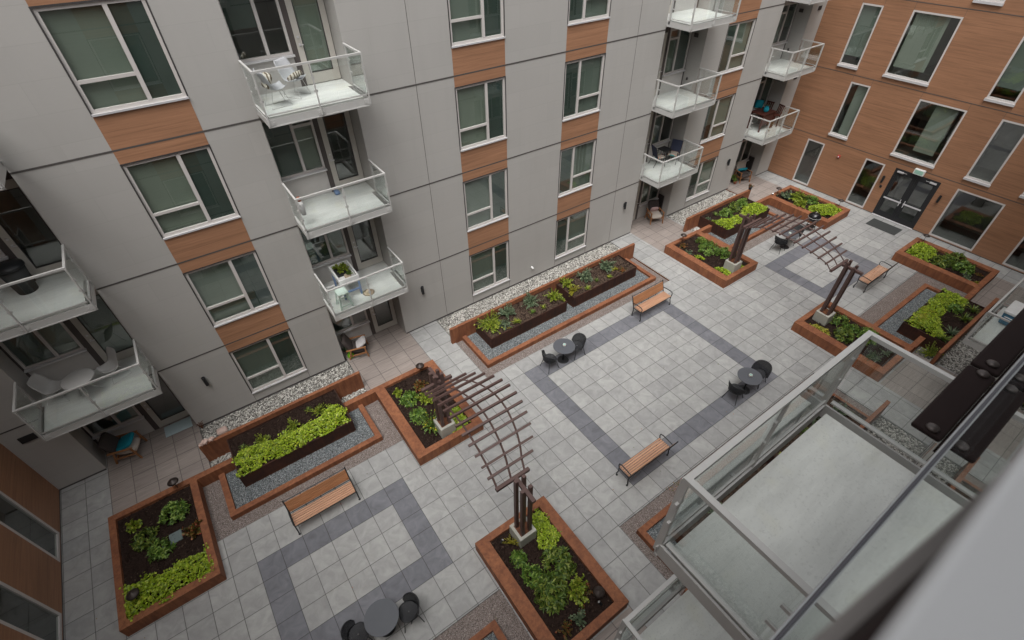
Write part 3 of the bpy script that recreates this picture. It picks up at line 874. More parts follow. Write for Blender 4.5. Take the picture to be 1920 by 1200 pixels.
# ------------------------------------------------------------------ ground
g = MB(); g.quad((-400, -400, -0.14), (400, -400, -0.14), (400, 400, -0.14), (-400, 400, -0.14))
struct(g.build('ground', M['ground']))
MY = lambda y: -3.09 - y
def mir(r): return (r[0], r[1], MY(r[3]), MY(r[2]))
WHITE = [(-4.70, 0.47, 4.17, 5.65), (4.28, 14.02, 4.17, 5.65), (18.08, 23.05, 4.17, 5.65)]
WHITE2 = [(-4.70, -3.95, 3.45, 4.17), (-0.45, 0.47, 3.45, 4.17), (18.0, 18.62, 3.45, 4.17), (22.05, 22.9, 3.45, 4.17)]
ROSE = [(-5.03, 0.64, 1.22, 3.26), (4.28, 13.98, 1.83, 4.17), (17.7, 23.45, 1.22, 3.26)]
sunk = WHITE + ROSE + WHITE2
sunk = sunk + [mir(r) for r in sunk]
patios = [(-7.33, -4.70, 3.45, 6.42), (0.47, 3.05, 3.45, 6.42), (15.40, 18.0, 3.47, 6.42), (23.05, 25.8, 3.43, 6.42)]
patios = patios + [mir(r) for r in patios]
bands = []
def ring(i0, i1, j0, j1):
    t = 0.61
    x0, x1, y0, y1 = i0 * t, i1 * t, -j1 * t, -j0 * t
    return [(x0, x1, y1 - t, y1), (x0, x1, y0, y0 + t), (x0, x0 + t, y0 + t, y1 - t), (x1 - t, x1, y0 + t, y1 - t)]
bands += ring(-7, 0, 0, 5) + ring(9, 21, -2, 7)
bands += ring(30, 37, 0, 5)
m = MB(); floor_grid(m, -8.57, 26.95, -8.74, 5.65, sunk + patios + bands, 0.0, 0.07)
struct(m.build('pavement', M['pavers']))
m = MB()
for a, b, c, d in bands: m.quad((a, c, 0), (b, c, 0), (b, d, 0), (a, d, 0))
struct(m.build('pavement_band', M['band']))
m = MB()
for a, b, c, d in patios: m.quad((a, c, 0), (b, c, 0), (b, d, 0), (a, d, 0))
struct(m.build('patio', M['patio']))

def bed(name, rects, z, mat):
    m = MB()
    for a, b, c, d in rects: m.quad((a, c, z), (b, c, z), (b, d, z), (a, d, z))
    return m.build(name, mat)

# scattered stones: one mesh, every stone a squashed low-poly pebble
_t = (1 + 5 ** 0.5) / 2
ICO_V = np.array([(-1, _t, 0), (1, _t, 0), (-1, -_t, 0), (1, -_t, 0), (0, -1, _t), (0, 1, _t), (0, -1, -_t), (0, 1, -_t), (_t, 0, -1), (_t, 0, 1), (-_t, 0, -1), (-_t, 0, 1)], float)
ICO_V /= np.linalg.norm(ICO_V[0])
ICO_F = np.array([(0, 11, 5), (0, 5, 1), (0, 1, 7), (0, 7, 10), (0, 10, 11), (1, 5, 9), (5, 11, 4), (11, 10, 2), (10, 7, 6), (7, 1, 8), (3, 9, 4), (3, 4, 2), (3, 2, 6), (3, 6, 8), (3, 8, 9), (4, 9, 5), (2, 4, 11), (6, 2, 10), (8, 6, 7), (9, 8, 1)])
OCT_V = np.array([(1, 0, 0), (0, 1, 0), (-1, 0, 0), (0, -1, 0), (0, 0, 1)], float)
OCT_F = np.array([(0, 1, 4), (1, 2, 4), (2, 3, 4), (3, 0, 4)])
def stones(name, rects, dens, size, z, mat, ico=True, jit=0.02, excl=()):
    P = []
    for a, b, c, d in rects:
        n = int((b - a) * (d - c) * dens)
        p = np.stack([RNG.uniform(a + size * .5, b - size * .5, n), RNG.uniform(c + size * .5, d - size * .5, n), z + RNG.uniform(0, jit, n)], 1)
        for e in excl:
            p = p[~((p[:, 0] > e[0]) & (p[:, 0] < e[1]) & (p[:, 1] > e[2]) & (p[:, 1] < e[3]))]
        P.append(p)
    P = np.concatenate(P); n = len(P)
    BV, BF = (ICO_V, ICO_F) if ico else (OCT_V, OCT_F)
    S = size * RNG.uniform(0.55, 1.25, (n, 1)) * np.stack([RNG.uniform(.8, 1.3, n), RNG.uniform(.6, 1.0, n), RNG.uniform(.35, .7, n)], 1) / 2
    an = RNG.uniform(0, 2 * math.pi, n); ti = RNG.normal(0, 0.35, n)
    V = BV[None] * S[:, None]
    V = V * (1 + RNG.normal(0, 0.10, V.shape))
    x = V[..., 0]; y = V[..., 1]; zz = V[..., 2]
    ct, st = np.cos(ti)[:, None], np.sin(ti)[:, None]
    y, zz = y * ct - zz * st, y * st + zz * ct
    ca, sa = np.cos(an)[:, None], np.sin(an)[:, None]
    V = np.stack([x * ca - y * sa, x * sa + y * ca, zz], -1) + P[:, None]
    Fc = (BF[None] + (np.arange(n) * len(BV))[:, None, None]).reshape(-1, 3)
    o = np_mesh(name, V.reshape(-1, 3), Fc, mat, None, False)
    o['kind'] = 'stuff'
    return o

allw = WHITE + WHITE2
far_w = allw; near_w = [mir(r) for r in allw]
struct(bed('gravel_bed', far_w + near_w, -0.05, M['gravel_white']))
tag(stones('river_stone_gravel', [allw[0], allw[3], allw[4]], 560, 0.066, -0.035, M['stone_white'], True), 'white river stone strip behind the long planter nearest the lower left', 'gravel', kind='stuff')
tag(stones('river_stone_gravel', [allw[1]], 560, 0.066, -0.035, M['stone_white'], True), 'white river stone strip along the facade behind the pair of long planters', 'gravel', kind='stuff')
tag(stones('river_stone_gravel', [allw[2], allw[5], allw[6]], 480, 0.07, -0.035, M['stone_white'], True), 'white river stone strip at the far end of the grey facade', 'gravel', kind='stuff')
tag(stones('river_stone_gravel', near_w, 430, 0.07, -0.035, M['stone_white'], True), 'white river stones seen beside the near balconies at lower right', 'gravel', kind='stuff')
struct(bed('rose_gravel_path', ROSE + [mir(r) for r in ROSE], -0.045, M['gravel_rose']))
rr = [ROSE[0], ROSE[1], (0.67 - 5.7, 0.64, MY(3.26), MY(1.22)), mir(ROSE[1])]
tag(stones('rose_gravel', rr, 1500, 0.024, -0.042, M['stone_rose'], False, 0.004), 'pinkish fine gravel around the low steel kerbs', 'gravel', kind='stuff')

# steel edging where the far gravel meets the pavers
e = MB(); e.box(13.965, 13.985, 1.83, 4.10, -0.06, 0.012); tag(e.build('steel_edging', M['edging']), 'thin rusty steel edging strip at the far end of the central gravel bed', 'edging')
e = MB(); e.box(23.04, 23.06, 4.17, 5.65, -0.06, 0.012); tag(e.build('steel_edging', M['edging']), 'thin dark steel edging strip closing the far white stone strip', 'edging')

# ------------------------------------------------------------------ corten planters
def soil_mesh(par, x0, x1, y0, y1, z, name='soil'):
    nx = max(4, int((x1 - x0) / 0.09)); ny = max(4, int((y1 - y0) / 0.09))
    X, Y = np.meshgrid(np.linspace(x0, x1, nx + 1), np.linspace(y0, y1, ny + 1), indexing='ij')
    Z = z + RNG.normal(0, 0.012, X.shape)
    V = np.stack([X, Y, Z], -1).reshape(-1, 3)
    idx = np.arange((nx + 1) * (ny + 1)).reshape(nx + 1, ny + 1)
    Fq = np.stack([idx[:-1, :-1], idx[1:, :-1], idx[1:, 1:], idx[:-1, 1:]], -1).reshape(-1, 4)
    # bark chips
    n = int((x1 - x0) * (y1 - y0) * 420)
    c = np.stack([RNG.uniform(x0 + .02, x1 - .02, n), RNG.uniform(y0 + .02, y1 - .02, n), z + 0.012 + RNG.uniform(0, .02, n)], 1)
    a = RNG.uniform(0, 6.28, n); L = RNG.uniform(.012, .035, n); W = RNG.uniform(.005, .012, n)
    dx = np.stack([np.cos(a) * L, np.sin(a) * L, RNG.normal(0, .010, n)], 1); dy = np.stack([-np.sin(a) * W, np.cos(a) * W, RNG.normal(0, .006, n)], 1)
    q = np.stack([c - dx - dy, c + dx - dy, c + dx + dy, c - dx + dy], 1).reshape(-1, 3)
    Fc = np.arange(4 * n).reshape(-1, 4) + len(V)
    return np_mesh(name, np.concatenate([V, q]), np.concatenate([Fq, Fc]), M['soil'], par)

def corten_planter(x0, x1, y0, y1, label, wl=0.34, wr=0.30, wf=0.20, wb=0.19, zt=0.41, link=None):
    """low steel bed: broad flat rim on all sides, plated outer faces, soil inside"""
    t = thing('corten_planter', (x0, y0, 0), label, 'planter', 'rusty steel planting beds')
    m = MB()
    rim = 0.012
    a, b, c, d = x0 + wl, x1 - wr, y0 + wf, y1 - wb
    for p, q, r, s in ((x0, a, y0, y1), (b, x1, y0, y1), (a, b, y0, c), (a, b, d, y1)):
        m.quad((p, r, zt), (q, r, zt), (q, s, zt), (p, s, zt))
    for (p, r), (q, s) in (((x0, y0), (x1, y0)), ((x1, y0), (x1, y1)), ((x1, y1), (x0, y1)), ((x0, y1), (x0, y0))):
        m.quad((p, r, 0), (q, s, 0), (q, s, zt), (p, r, zt))
    for (p, r), (q, s) in (((a, c), (a, d)), ((a, d), (b, d)), ((b, d), (b, c)), ((b, c), (a, c))):
        m.quad((p, r, 0.2), (q, s, 0.2), (q, s, zt), (p, r, zt))
    if link:
        for (p, q, r, s) in link: m.box(p, q, r, s, -0.05, zt - 0.003)
    m.build('steel_box', M['corten'], t)
    # welded mitre seams on the rim
    sm = MB()
    for (p, r), (q, s) in (((x0, y0), (a, c)), ((x1, y0), (b, c)), ((x1, y1), (b, d)), ((x0, y1), (a, d))):
        sm.bar((p, r, zt + 0.0005), (q, s, zt + 0.0005), 0.006, 0.002)
    sm.bar(((x0 + x1) / 2, y0 - 0.001, 0.01), ((x0 + x1) / 2, y0 - 0.001, zt), 0.005, 0.003, (0, 1, 0))
    ym = (y0 + y1) / 2 + 0.3
    sm.bar((x0, ym, zt + 0.0005), (a, ym, zt + 0.0005), 0.005, 0.002); sm.bar((x1, ym, zt + 0.0005), (b, ym, zt + 0.0005), 0.005, 0.002)
    sm.build('weld_seam', M['edging'], t)
    soil_mesh(t, a, b, c, d, 0.31)
    return t
LK = (3.25, 3.44); LKm = (MY(3.44), MY(3.25))
corten_planter(-7.28, -5.03, 0.03, 3.44, 'rusty steel planting bed in the lower left beside the wood clad block', 0.17, 0.19, link=[(-5.028, -3.97, *LK)])
corten_planter(0.63, 2.96, 0.03, 3.44, 'rusty steel planting bed under the far end of the nearer curved pergola', link=[(-0.45, 0.628, *LK)])
corten_planter(0.67, 2.98, -6.50, -3.12, 'rusty steel planting bed at the bottom centre holding the nearer pergola posts')
corten_planter(15.42, 17.72, 0.06, 3.46, 'rusty steel planting bed in mid distance at the foot of the farther pergola', link=[(17.722, 18.66, *LK)])
corten_planter(23.42, 25.58, 0.05, 3.43, 'rusty steel planting bed behind the barbecue next to the far clad wall', link=[(22.1, 23.418, *LK)])
corten_planter(23.44, 25.58, -6.50, -3.15, 'rusty steel planting bed at right below the big ground floor window', link=[(22.1, 23.438, *LKm)])
corten_planter(15.40, 17.70, -6.50, -3.13, 'rusty steel planting bed at right holding the farther pergola front posts', link=[(17.702, 18.66, *LKm)])

def dark_planter(x0, x1, y0, y1, label, zt=0.57, mirror=False):
    t = thing('planter_box', (x0, y0, 0), label, 'planter', 'dark raised planter boxes')
    m = MB(); w = 0.012
    m.box(x0, x1, y0, y0 + w, -0.05, zt); m.box(x0, x1, y1 - w, y1, -0.05, zt); m.box(x0, x0 + w, y0 + w, y1 - w, -0.05, zt); m.box(x1 - w, x1, y0 + w, y1 - w, -0.05, zt)
    m.build('steel_box', M['darksteel'], t)
    l = MB(); z0 = zt
    l.box(x0 - 0.004, x1 + 0.004, y0 - 0.004, y0 + 0.03, zt, zt + 0.008); l.box(x0 - 0.004, x0 + 0.03, y0 + 0.03, y1, zt, zt + 0.008); l.box(x1 - 0.03, x1 + 0.004, y0 + 0.03, y1, zt, zt + 0.008)
    l.build('rim', M['darksteel'], t)
    soil_mesh(t, x0 + w, x1 - w, y0 + w, y1 - w, zt - 0.05)
    return t
dark_planter(-3.96, -0.48, 2.42, 4.05, 'long dark planter box with a lime green front edge at the left')
dark_planter(5.20, 8.90, 2.90, 4.05, 'left box of the pair of dark planter boxes in the middle bed')
dark_planter(9.28, 12.92, 2.90, 4.05, 'right box of the pair of dark planter boxes in the middle bed')
dark_planter(18.60, 22.05, 2.42, 4.05, 'dark planter box behind the farther pergola, filled with lime leaves')
dark_planter(18.52, 21.98, MY(4.05), MY(2.55), 'dark planter box at right covered in lime leaves and spiky plants')
dark_planter(5.20, 8.90, MY(4.05), MY(2.90), 'dark planter box below the near balcony, left of the two there')
dark_planter(9.28, 12.92, MY(4.05), MY(2.90), 'dark planter box seen through the near glass railing with a grey green plant')

def steel_wall(x0, x1, y0, y1, label, zt=0.75):
    m = MB(); m.box(x0, x1, y0, y1, -0.06, zt)
    o = m.build('corten_wall', M['corten'])
    tag(o, label, 'low wall', 'rusty steel backing walls')
steel_wall(-4.68, 0.48, 4.055, 4.17, 'rusty steel low wall behind the long dark planter at the left')
steel_wall(4.12, 13.95, 4.055, 4.17, 'longest rusty steel low wall, behind the pair of dark planters')
steel_wall(17.62, 22.72, 4.055, 4.17, 'rusty steel low wall with a small pot at its far end')
steel_wall(17.62, 22.72, MY(4.17), MY(4.055), 'rusty steel low wall at right beside the blue cooler balcony')
steel_wall(4.12, 13.95, MY(4.17), MY(4.055), 'rusty steel low wall end seen through the near balcony glass')

def kerb(x0, x1, yf, yb, label, zt=0.15, w=0.17):
    """U shaped low steel kerb round a gravel bed; open side at yb"""
    s = 1 if yb > yf else -1
    t = thing('steel_kerb', (x0, yf, 0), label, 'kerb', 'low rusty steel kerbs')
    m = MB()
    m.box(x0, x1, yf, yf + s * w, -0.05, zt); m.box(x0, x0 + w, yf + s * w, yb, -0.05, zt); m.box(x1 - w, x1, yf + s * w, yb, -0.05, zt)
    m.build('steel_edge', M['corten'], t)
    return t
def blue(rect, excl, label):
    struct(bed('gravel_bed', [rect], 0.045, M['gravel_blue']))
    tag(stones('blue_gravel', [rect], 1900, 0.030, 0.050, M['stone_blue'], False, 0.006, [excl]), label, 'gravel', kind='stuff')
kerb(-4.53, 0.10, 1.63, 3.248, 'low rusty kerb round the blue grey gravel left of centre'); blue((-4.36, -0.07, 1.80, 3.25), (-3.96, -.48, 2.42, 4.05), 'blue grey gravel around the long left planter box')
kerb(4.57, 13.52, 2.22, 4.053, 'longest low rusty kerb, in front of the pair of dark planters'); blue((4.74, 13.35, 2.39, 4.05), (5.2, 12.92, 2.9, 4.05), 'blue grey gravel around the pair of dark planter boxes')
kerb(18.06, 22.58, 1.70, 3.248, 'low rusty kerb half hidden behind the farther pergola'); blue((18.23, 22.41, 1.87, 3.25), (18.6, 22.05, 2.42, 4.05), 'blue grey gravel behind the farther pergola')
kerb(17.72, 22.54, MY(1.83), MY(3.248), 'low rusty kerb at right round a wide blue grey gravel strip'); blue((17.89, 22.37, MY(3.25), MY(2.00)), (18.52, 21.98, MY(4.05), MY(2.55)), 'blue grey gravel strip beside the lime leaved planter at right')
kerb(4.54, 13.50, MY(2.22), MY(4.053), 'low rusty kerb partly hidden under the near balcony'); blue((4.71, 13.33, MY(4.05), MY(2.39)), (5.2, 12.92, MY(4.05), MY(2.9)), 'blue grey gravel below the near balcony')
kerb(-4.60, 0.13, MY(1.76), MY(3.248), 'low rusty kerb corner at the bottom edge of the picture'); blue((-4.43, -0.04, MY(3.25), MY(1.93)), (-3.96, -.48, MY(4.05), MY(2.42)), 'blue grey gravel at the bottom edge of the picture')

# ------------------------------------------------------------------ pergolas
def pergola(x, xl, bars, hd, label):
    """two groups of four posts on concrete plinths carry a curved lattice, straight on one side and bulging on the other; bars = (y, z, length)"""
    t = thing('pergola', (x, -1.545, 0), label, 'pergola', 'curved steel pergolas')
    for (yb, s), (hy, hz, hl) in zip(((-3.65, 1), (0.56, -1)), hd):
        p = MB(); p.box(x - 0.26, x + 0.26, yb - 0.26, yb + 0.26, 0.28, 0.74)
        p.build('plinth', M['plinth'], t, bevel=0.012)
        st = MB(); st.box(x - 0.18, x + 0.18, yb - 0.18, yb + 0.18, 0.741, 0.755); st.build('base_plate', M['edging'], t)
        for dx in (-0.115, 0.115):
            for dy, zt in ((0.125, 3.06), (-0.135, 2.97)):
                q = MB(); q.box(x + dx - 0.045, x + dx + 0.045, yb + s * dy - 0.045, yb + s * dy + 0.045, 0.756, zt)
                q.build('post', M['pergola'], t, bevel=0.004)
        b = MB(); b.bar((x, yb - s * 0.44, 2.825), (x, hy - s * 0.047, 2.825), 0.10, 0.09); b.build('saddle_beam', M['pergola'], t)
        h = MB(); h.box(xl, xl + hl, hy - 0.045, hy + 0.045, hz - 0.045, hz + 0.045); h.build('header_beam', M['pergola'], t)
    full = [hd[0]] + list(bars) + [hd[1]]
    ys = [b[0] for b in full]; zs = [b[1] for b in full]; hs = [b[2] for b in full]
    n = 44; q = np.linspace(0, len(full) - 1, n)
    k = np.arange(len(full))
    for side, eh in ((0.10, 0.05), (0.44, 0.47), (0.745, 0.88)):
        fr_ = [eh] + [side] * (len(full) - 2) + [eh]
        pts = [(xl + np.interp(a, k, [p_ * q_ for p_, q_ in zip(fr_, hs)]), np.interp(a, k, ys), np.interp(a, k, zs) - 0.058) for a in q]
        r = MB(); r.tube(pts, 0.027, 4); r.build('rail', M['pergola'], t)
    for i, (y, z, h) in enumerate(bars):
        dy, dz = full[i + 2][0] - full[i][0], full[i + 2][1] - full[i][1]
        b = MB(); b.bar((xl, y, z), (xl + h, y, z), 0.062, 0.062, (0, -dz, dy)); b.build('crossbar', M['pergola'], t)
    return t
P1B = [(-2.96, 2.79, 1.36), (-2.71, 2.95, 1.54), (-2.43, 3.08, 1.68), (-2.14, 3.18, 1.78), (-1.84, 3.26, 1.85), (-1.53, 3.29, 1.89), (-1.20, 3.27, 1.90), (-0.89, 3.22, 1.86), (-0.58, 3.14, 1.79), (-0.26, 3.02, 1.69), (0.03, 2.87, 1.54), (0.25, 2.76, 1.35)]
P2B = [(-3.07, 3.00, 1.41), (-2.76, 3.07, 1.60), (-2.44, 3.13, 1.75), (-2.11, 3.17, 1.86), (-1.77, 3.20, 1.98), (-1.45, 3.23, 2.02), (-1.15, 3.24, 1.99), (-0.87, 3.23, 1.92), (-0.60, 3.20, 1.84), (-0.35, 3.15, 1.72), (-0.12, 3.05, 1.58), (0.08, 2.94, 1.40)]
pergola(1.86, 1.31, P1B, ((-3.32, 2.80, .97), (0.46, 2.72, .97)), 'nearer curved bronze pergola spanning the two planting beds left of centre')
pergola(16.50, 15.76, P2B, ((-3.33, 2.84, 1.14), (0.28, 2.84, 1.14)), 'farther curved bronze pergola over the far seating area')

# ------------------------------------------------------------------ furniture
def make_bench():
    """local: seat along x, sitter faces -y"""
    t = thing('park_bench', (0, 0, 0), '', 'bench', 'timber and black iron benches')
    L = 0.90
    for sx in (-1, 1):
        x = sx * (L - 0.02)
        f = MB()
        f.tube([(x, -0.23, 0.02), (x, -0.245, 0.10), (x, -0.20, 0.26), (x, -0.21, 0.44), (x, -0.235, 0.55), (x, -0.215, 0.635), (x, -0.13, 0.665), (x, 0.06, 0.655), (x, 0.245, 0.63)], 0.017, 8)
        f.tube([(x, 0.20, 0.02), (x, 0.215, 0.1), (x, 0.19, 0.26), (x, 0.21, 0.43), (x, 0.290, 0.68), (x, 0.366, 0.93)], 0.019, 8)
        f.tube([(x, -0.21, 0.425), (x, 0.0, 0.405), (x, 0.205, 0.42)], 0.016, 8)
        for y in (-0.23, 0.20): f.lathe([(0.032, 0.0), (0.034, 0.015), (0.018, 0.03)], (x, y, 0), 10)
        f.lathe([(0.0, -0.022), (0.022, 0.0), (0.0, 0.022)], (x, 0.368, 0.935), 10)
        f.build('end_frame', M['black'], t)
    bb = MB(); bb.tube([(-L + .02, 0.358, 0.915), (L - .02, 0.358, 0.915)], 0.012, 8); bb.tube([(-L + .02, 0.225, 0.47), (L - .02, 0.225, 0.47)], 0.010, 6)
    bb.tube([(-L + .02, -0.225, 0.425), (L - .02, -0.225, 0.425)], 0.012, 6); bb.tube([(-L + .02, 0.2, 0.415), (L - .02, 0.2, 0.415)], 0.012, 6)
    for x in (-0.42, 0.0, 0.42): bb.tube([(x, -0.21, 0.41), (x, 0.205, 0.41), (x, 0.23, 0.48), (x, 0.352, 0.90)], 0.010, 6)
    bb.build('stretcher', M['black'], t)
    s = MB()
    for i in range(6):
        y = -0.215 + i * 0.0685
        s.box(-L + 0.035, L - 0.035, y, y + 0.050, 0.432, 0.462)
    s.build('seat', M['benchseat'], t, bevel=0.004)
    b = MB()
    for i in range(5):
        k = i * 0.072
        p = Vector((0, 0.240 + k * 0.31, 0.548 + k)); 
        b.bar(p + Vector((-L + 0.035, 0, 0)), p + Vector((L - 0.035, 0, 0)), 0.026, 0.067, (0, 0.30, 0.955))
    b.build('backrest', M['benchback'], t, bevel=0.004)
    return t
bench = make_bench()
for i, (x, y, rz, lab) in enumerate([(-2.21, 0.33, 0.0, 'timber bench at lower left beside the pinkish gravel, its back to the facade'),
                                     (11.83, 0.95, 0.0, 'timber bench at upper centre, back to the pair of dark planters'),
                                     (6.22, -3.95, math.pi, 'timber bench in the centre foreground seen from behind over its seat slats'),
                                     (20.90, -3.43, math.pi, 'timber bench at right near the farther pergola front posts')]):
    if i == 0:
        o = bench; o.location = (x, y, 0); o.rotation_euler = (0, 0, rz); o['label'] = lab
    else:
        dup(bench, (x, y, 0), rz, lab)

def make_table(top='graphite'):
    t = thing('bistro_table', (0, 0, 0), '', 'table', 'round black bistro tables')
    m = MB(); m.lathe([(0.0, 0.708), (0.37, 0.708), (0.40, 0.716), (0.405, 0.724), (0.40, 0.732), (0.0, 0.733)], n=48); m.build('tabletop', M['graphite'], t)
    m = MB(); m.lathe([(0.03, 0.03), (0.03, 0.70), (0.10, 0.707)], n=16); m.build('pedestal', M['black'], t, True)
    m = MB(); m.lathe([(0.0, 0.0), (0.21, 0.0), (0.215, 0.008), (0.20, 0.018), (0.05, 0.03), (0.0, 0.031)], n=32); m.build('base', M['black'], t)
    return t
def make_chair():
    """tub shaped mesh bistro chair, sitter faces +x"""
    t = thing('bistro_chair', (0, 0, 0), '', 'chair', 'black mesh bistro chairs')
    s = MB(); n = 24; vs = []; fs = []
    for j, (rr, z) in enumerate(((0.02, 0.437), (0.12, 0.440), (0.20, 0.448), (0.235, 0.455), (0.235, 0.443), (0.02, 0.425))):
        for k in range(n):
            a = 2 * math.pi * k / n
            ex = rr * (math.copysign(abs(math.cos(a)) ** 0.8, math.cos(a))); ey = rr * (math.copysign(abs(math.sin(a)) ** 0.8, math.sin(a)))
            vs.append((ex, ey, z))
        if j:
            for k in range(n): fs.append(((j - 1) * n + k, (j - 1) * n + (k + 1) % n, j * n + (k + 1) % n, j * n + k))
    s.add(vs, fs); s.build('seat', M['mesh'], t, True)
    b = MB(); vs = []; fs = []; nj = 22; ni = 7; edge = []
    for j in range(nj + 1):
        a = math.radians(84 + (276 - 84) * j / nj)
        u = abs(j / nj - 0.5) * 2
        top = 0.455 + 0.345 * math.sqrt(max(0, 1 - u ** 2.6)) + 0.02
        for i in range(ni + 1):
            q = i / ni
            r_ = 0.225 + 0.075 * q + 0.02 * math.sin(q * 3.14)
            z = 0.455 + (top - 0.455) * q
            vs.append((r_ * math.cos(a) * 1.0, r_ * math.sin(a) * 1.02, z))
        edge.append(vs[-1])
        if j:
            for i in range(ni):
                k0 = (j - 1) * (ni + 1) + i; k1 = j * (ni + 1) + i
                fs.append((k0, k1, k1 + 1, k0 + 1))
    b.add(vs, fs); o = b.build('backrest', M['mesh'], t, True)
    sm = o.modifiers.new('thickness', 'SOLIDIFY'); sm.thickness = 0.008
    e = MB(); e.tube(edge, 0.011, 8)
    e.tube([(0.235 * math.copysign(abs(math.cos(a)) ** .8, math.cos(a)), 0.235 * math.copysign(abs(math.sin(a)) ** .8, math.sin(a)), 0.447) for a in np.linspace(0, 2 * math.pi, 33)], 0.010, 6)
    e.build('frame', M['black'], t, True)
    for x, y in ((0.19, 0.19), (0.19, -0.19), (-0.19, 0.19), (-0.19, -0.19)):
        l = MB(); l.tube([(x * 0.8, y * 0.8, 0.445), (x * 1.30, y * 1.30, 0.0)], 0.011, 8); l.build('leg', M['black'], t)
    return t
table = make_table(); chair = make_chair()
TB = [(7.07, 0.905, 'round black table by the pinkish gravel kerb in the middle of the plaza'), (11.27, -3.93, 'round black table in the right half of the plaza, close to the glass railing'),
      (-2.08, -3.43, 'round grey table cut by the bottom edge of the picture'), (20.44, 0.36, 'round black table under the farther pergola lattice')]
for i, (x, y, lab) in enumerate(TB):
    if i == 0: table.location = (x, y, 0); table['label'] = lab
    else: dup(table, (x, y, 0), rnd.uniform(0, 6), lab)
CH = [(6.43, 0.92, 0.05, 'left chair at the table by the pinkish gravel kerb'), (7.68, 0.86, math.pi - 0.1, 'right chair at the table by the pinkish gravel kerb'),
      (10.66, -3.92, 0.1, 'left chair at the table close to the glass railing'), (11.94, -3.94, math.pi + 0.05, 'right chair at the table close to the glass railing'),
      (-1.50, -3.58, math.pi - 0.12, 'chair on the right of the table at the bottom edge'), (-2.68, -3.33, 0.0, 'chair on the left of the table at the bottom edge, cut off'),
      (19.90, 0.40, 0.05, 'chair with its back to us under the farther pergola'), (21.10, 0.40, math.pi, 'chair between the far table and the barbecue')]
for i, (x, y, rz, lab) in enumerate(CH):
    lab = 'black mesh ' + lab
    if i == 0: chair.location = (x, y, 0); chair.rotation_euler = (0, 0, rz); chair['label'] = lab
    else: dup(chair, (x, y, 0), rz, lab)
def make_bowl(x, y, z, label, r=0.058):
    t = thing('table_candle', (x, y, z), label, 'candle', 'candle pots on the tables')
    m = MB(); m.lathe([(0.0, 0.0), (r * .8, 0.0), (r * 1.02, 0.03), (r, 0.075), (r * .86, 0.083), (r * .84, 0.06), (0.0, 0.055)], (x, y, z), 20); m.build('pot', M['candle'], t, True)
    m = MB(); m.lathe([(r * .86, 0.072), (r * .5, 0.080), (0.0, 0.078)], (x, y, z), 16); m.build('wax', M['green_glass'], t)
make_bowl(7.08, 0.91, 0.7335, 'small white candle pot on the table by the pinkish gravel kerb')
make_bowl(11.27, -3.94, 0.7335, 'small white candle pot on the table close to the glass railing')
make_bowl(20.42, 0.36, 0.7335, 'small white candle pot on the far table under the pergola')

# kettle barbecue
t = thing('kettle_barbecue', (22.76, 0.50, 0), 'round black kettle barbecue beside the far planting bed', 'barbecue')
m = MB(); m.lathe([(0.0, 0.52), (0.10, 0.52), (0.24, 0.60), (0.285, 0.70), (0.29, 0.76)], (22.76, .50, 0), 28); m.build('bowl', M['blackgloss'], t, True)
m = MB(); m.lathe([(0.295, 0.765), (0.285, 0.82), (0.20, 0.93), (0.08, 0.985), (0.0, 0.99)], (22.76, .50, 0), 28); o = m.build('lid', M['blackgloss'], t, True)
h = MB(); h.tube([(22.70, .50, .975), (22.72, .50, 1.03), (22.80, .50, 1.03), (22.82, .50, .975)], 0.012, 8); h.build('handle', M['rail'], o)
m = MB(); m.lathe([(0.289, 0.752), (0.302, 0.758), (0.302, 0.768), (0.289, 0.774)], (22.76, .50, 0), 28); m.build('rim', M['rail'], t, True)
for k in range(3):
    a = k * 2.094 + 0.4
    l = MB(); l.tube([(22.76 + .16 * math.cos(a), .50 + .16 * math.sin(a), .58), (22.76 + .30 * math.cos(a), .50 + .30 * math.sin(a), .0)], 0.013, 8); l.build('leg', M['black'], t)
m = MB(); m.lathe([(0.0, 0.22), (0.19, 0.22), (0.2, 0.24), (0.0, 0.235)], (22.76, .50, 0), 24); m.build('ash_tray', M['black'], t)
m = MB(); m.box(25.65, 26.50, -2.26, -0.86, 0.004, 0.018); tag(m.build('doormat', M['rubber']), 'charcoal rubber mat in front of the black double entrance door', 'doormat')

# ------------------------------------------------------------------ lights on posts, walls and in the beds
def make_path_light():
    t = thing('path_light', (0, 0, 0), '', 'path light', 'bronze mushroom path lights')
    m = MB(); m.tube([(0, 0, 0), (0, 0, 0.43)], 0.010, 8); m.build('stem', M['bronze'], t)
    m = MB(); m.lathe([(0.0, 0.525), (0.04, 0.505), (0.115, 0.462), (0.148, 0.43), (0.138, 0.427), (0.04, 0.44), (0.0, 0.44)], n=24); m.build('hood', M['bronze'], t, True)
    return t
pl = make_path_light()
for i, (x, y, lab) in enumerate([(-5.52, 3.30, 'by the rear rim of the lower left bed'), (-6.80, 0.55, 'among the lime leaves of the lower left bed'), (2.34, 3.14, 'beside the far pergola posts, left of centre'),
                                 (2.42, -5.98, 'in the right front corner of the bottom centre bed'), (16.35, 3.24, 'at the left rear corner of the mid distance bed'), (24.05, 3.26, 'at the rear of the bed next to the far clad wall'),
                                 (25.42, 0.60, 'on the clad wall side of the bed behind the barbecue'), (25.38, -3.48, 'above the lime leaves of the bed below the big window')]):
    if i == 0: pl.location = (x, y, 0.30); pl['label'] = 'bronze mushroom path light ' + lab
    else: dup(pl, (x, y, 0.30), 0, 'bronze mushroom path light ' + lab)
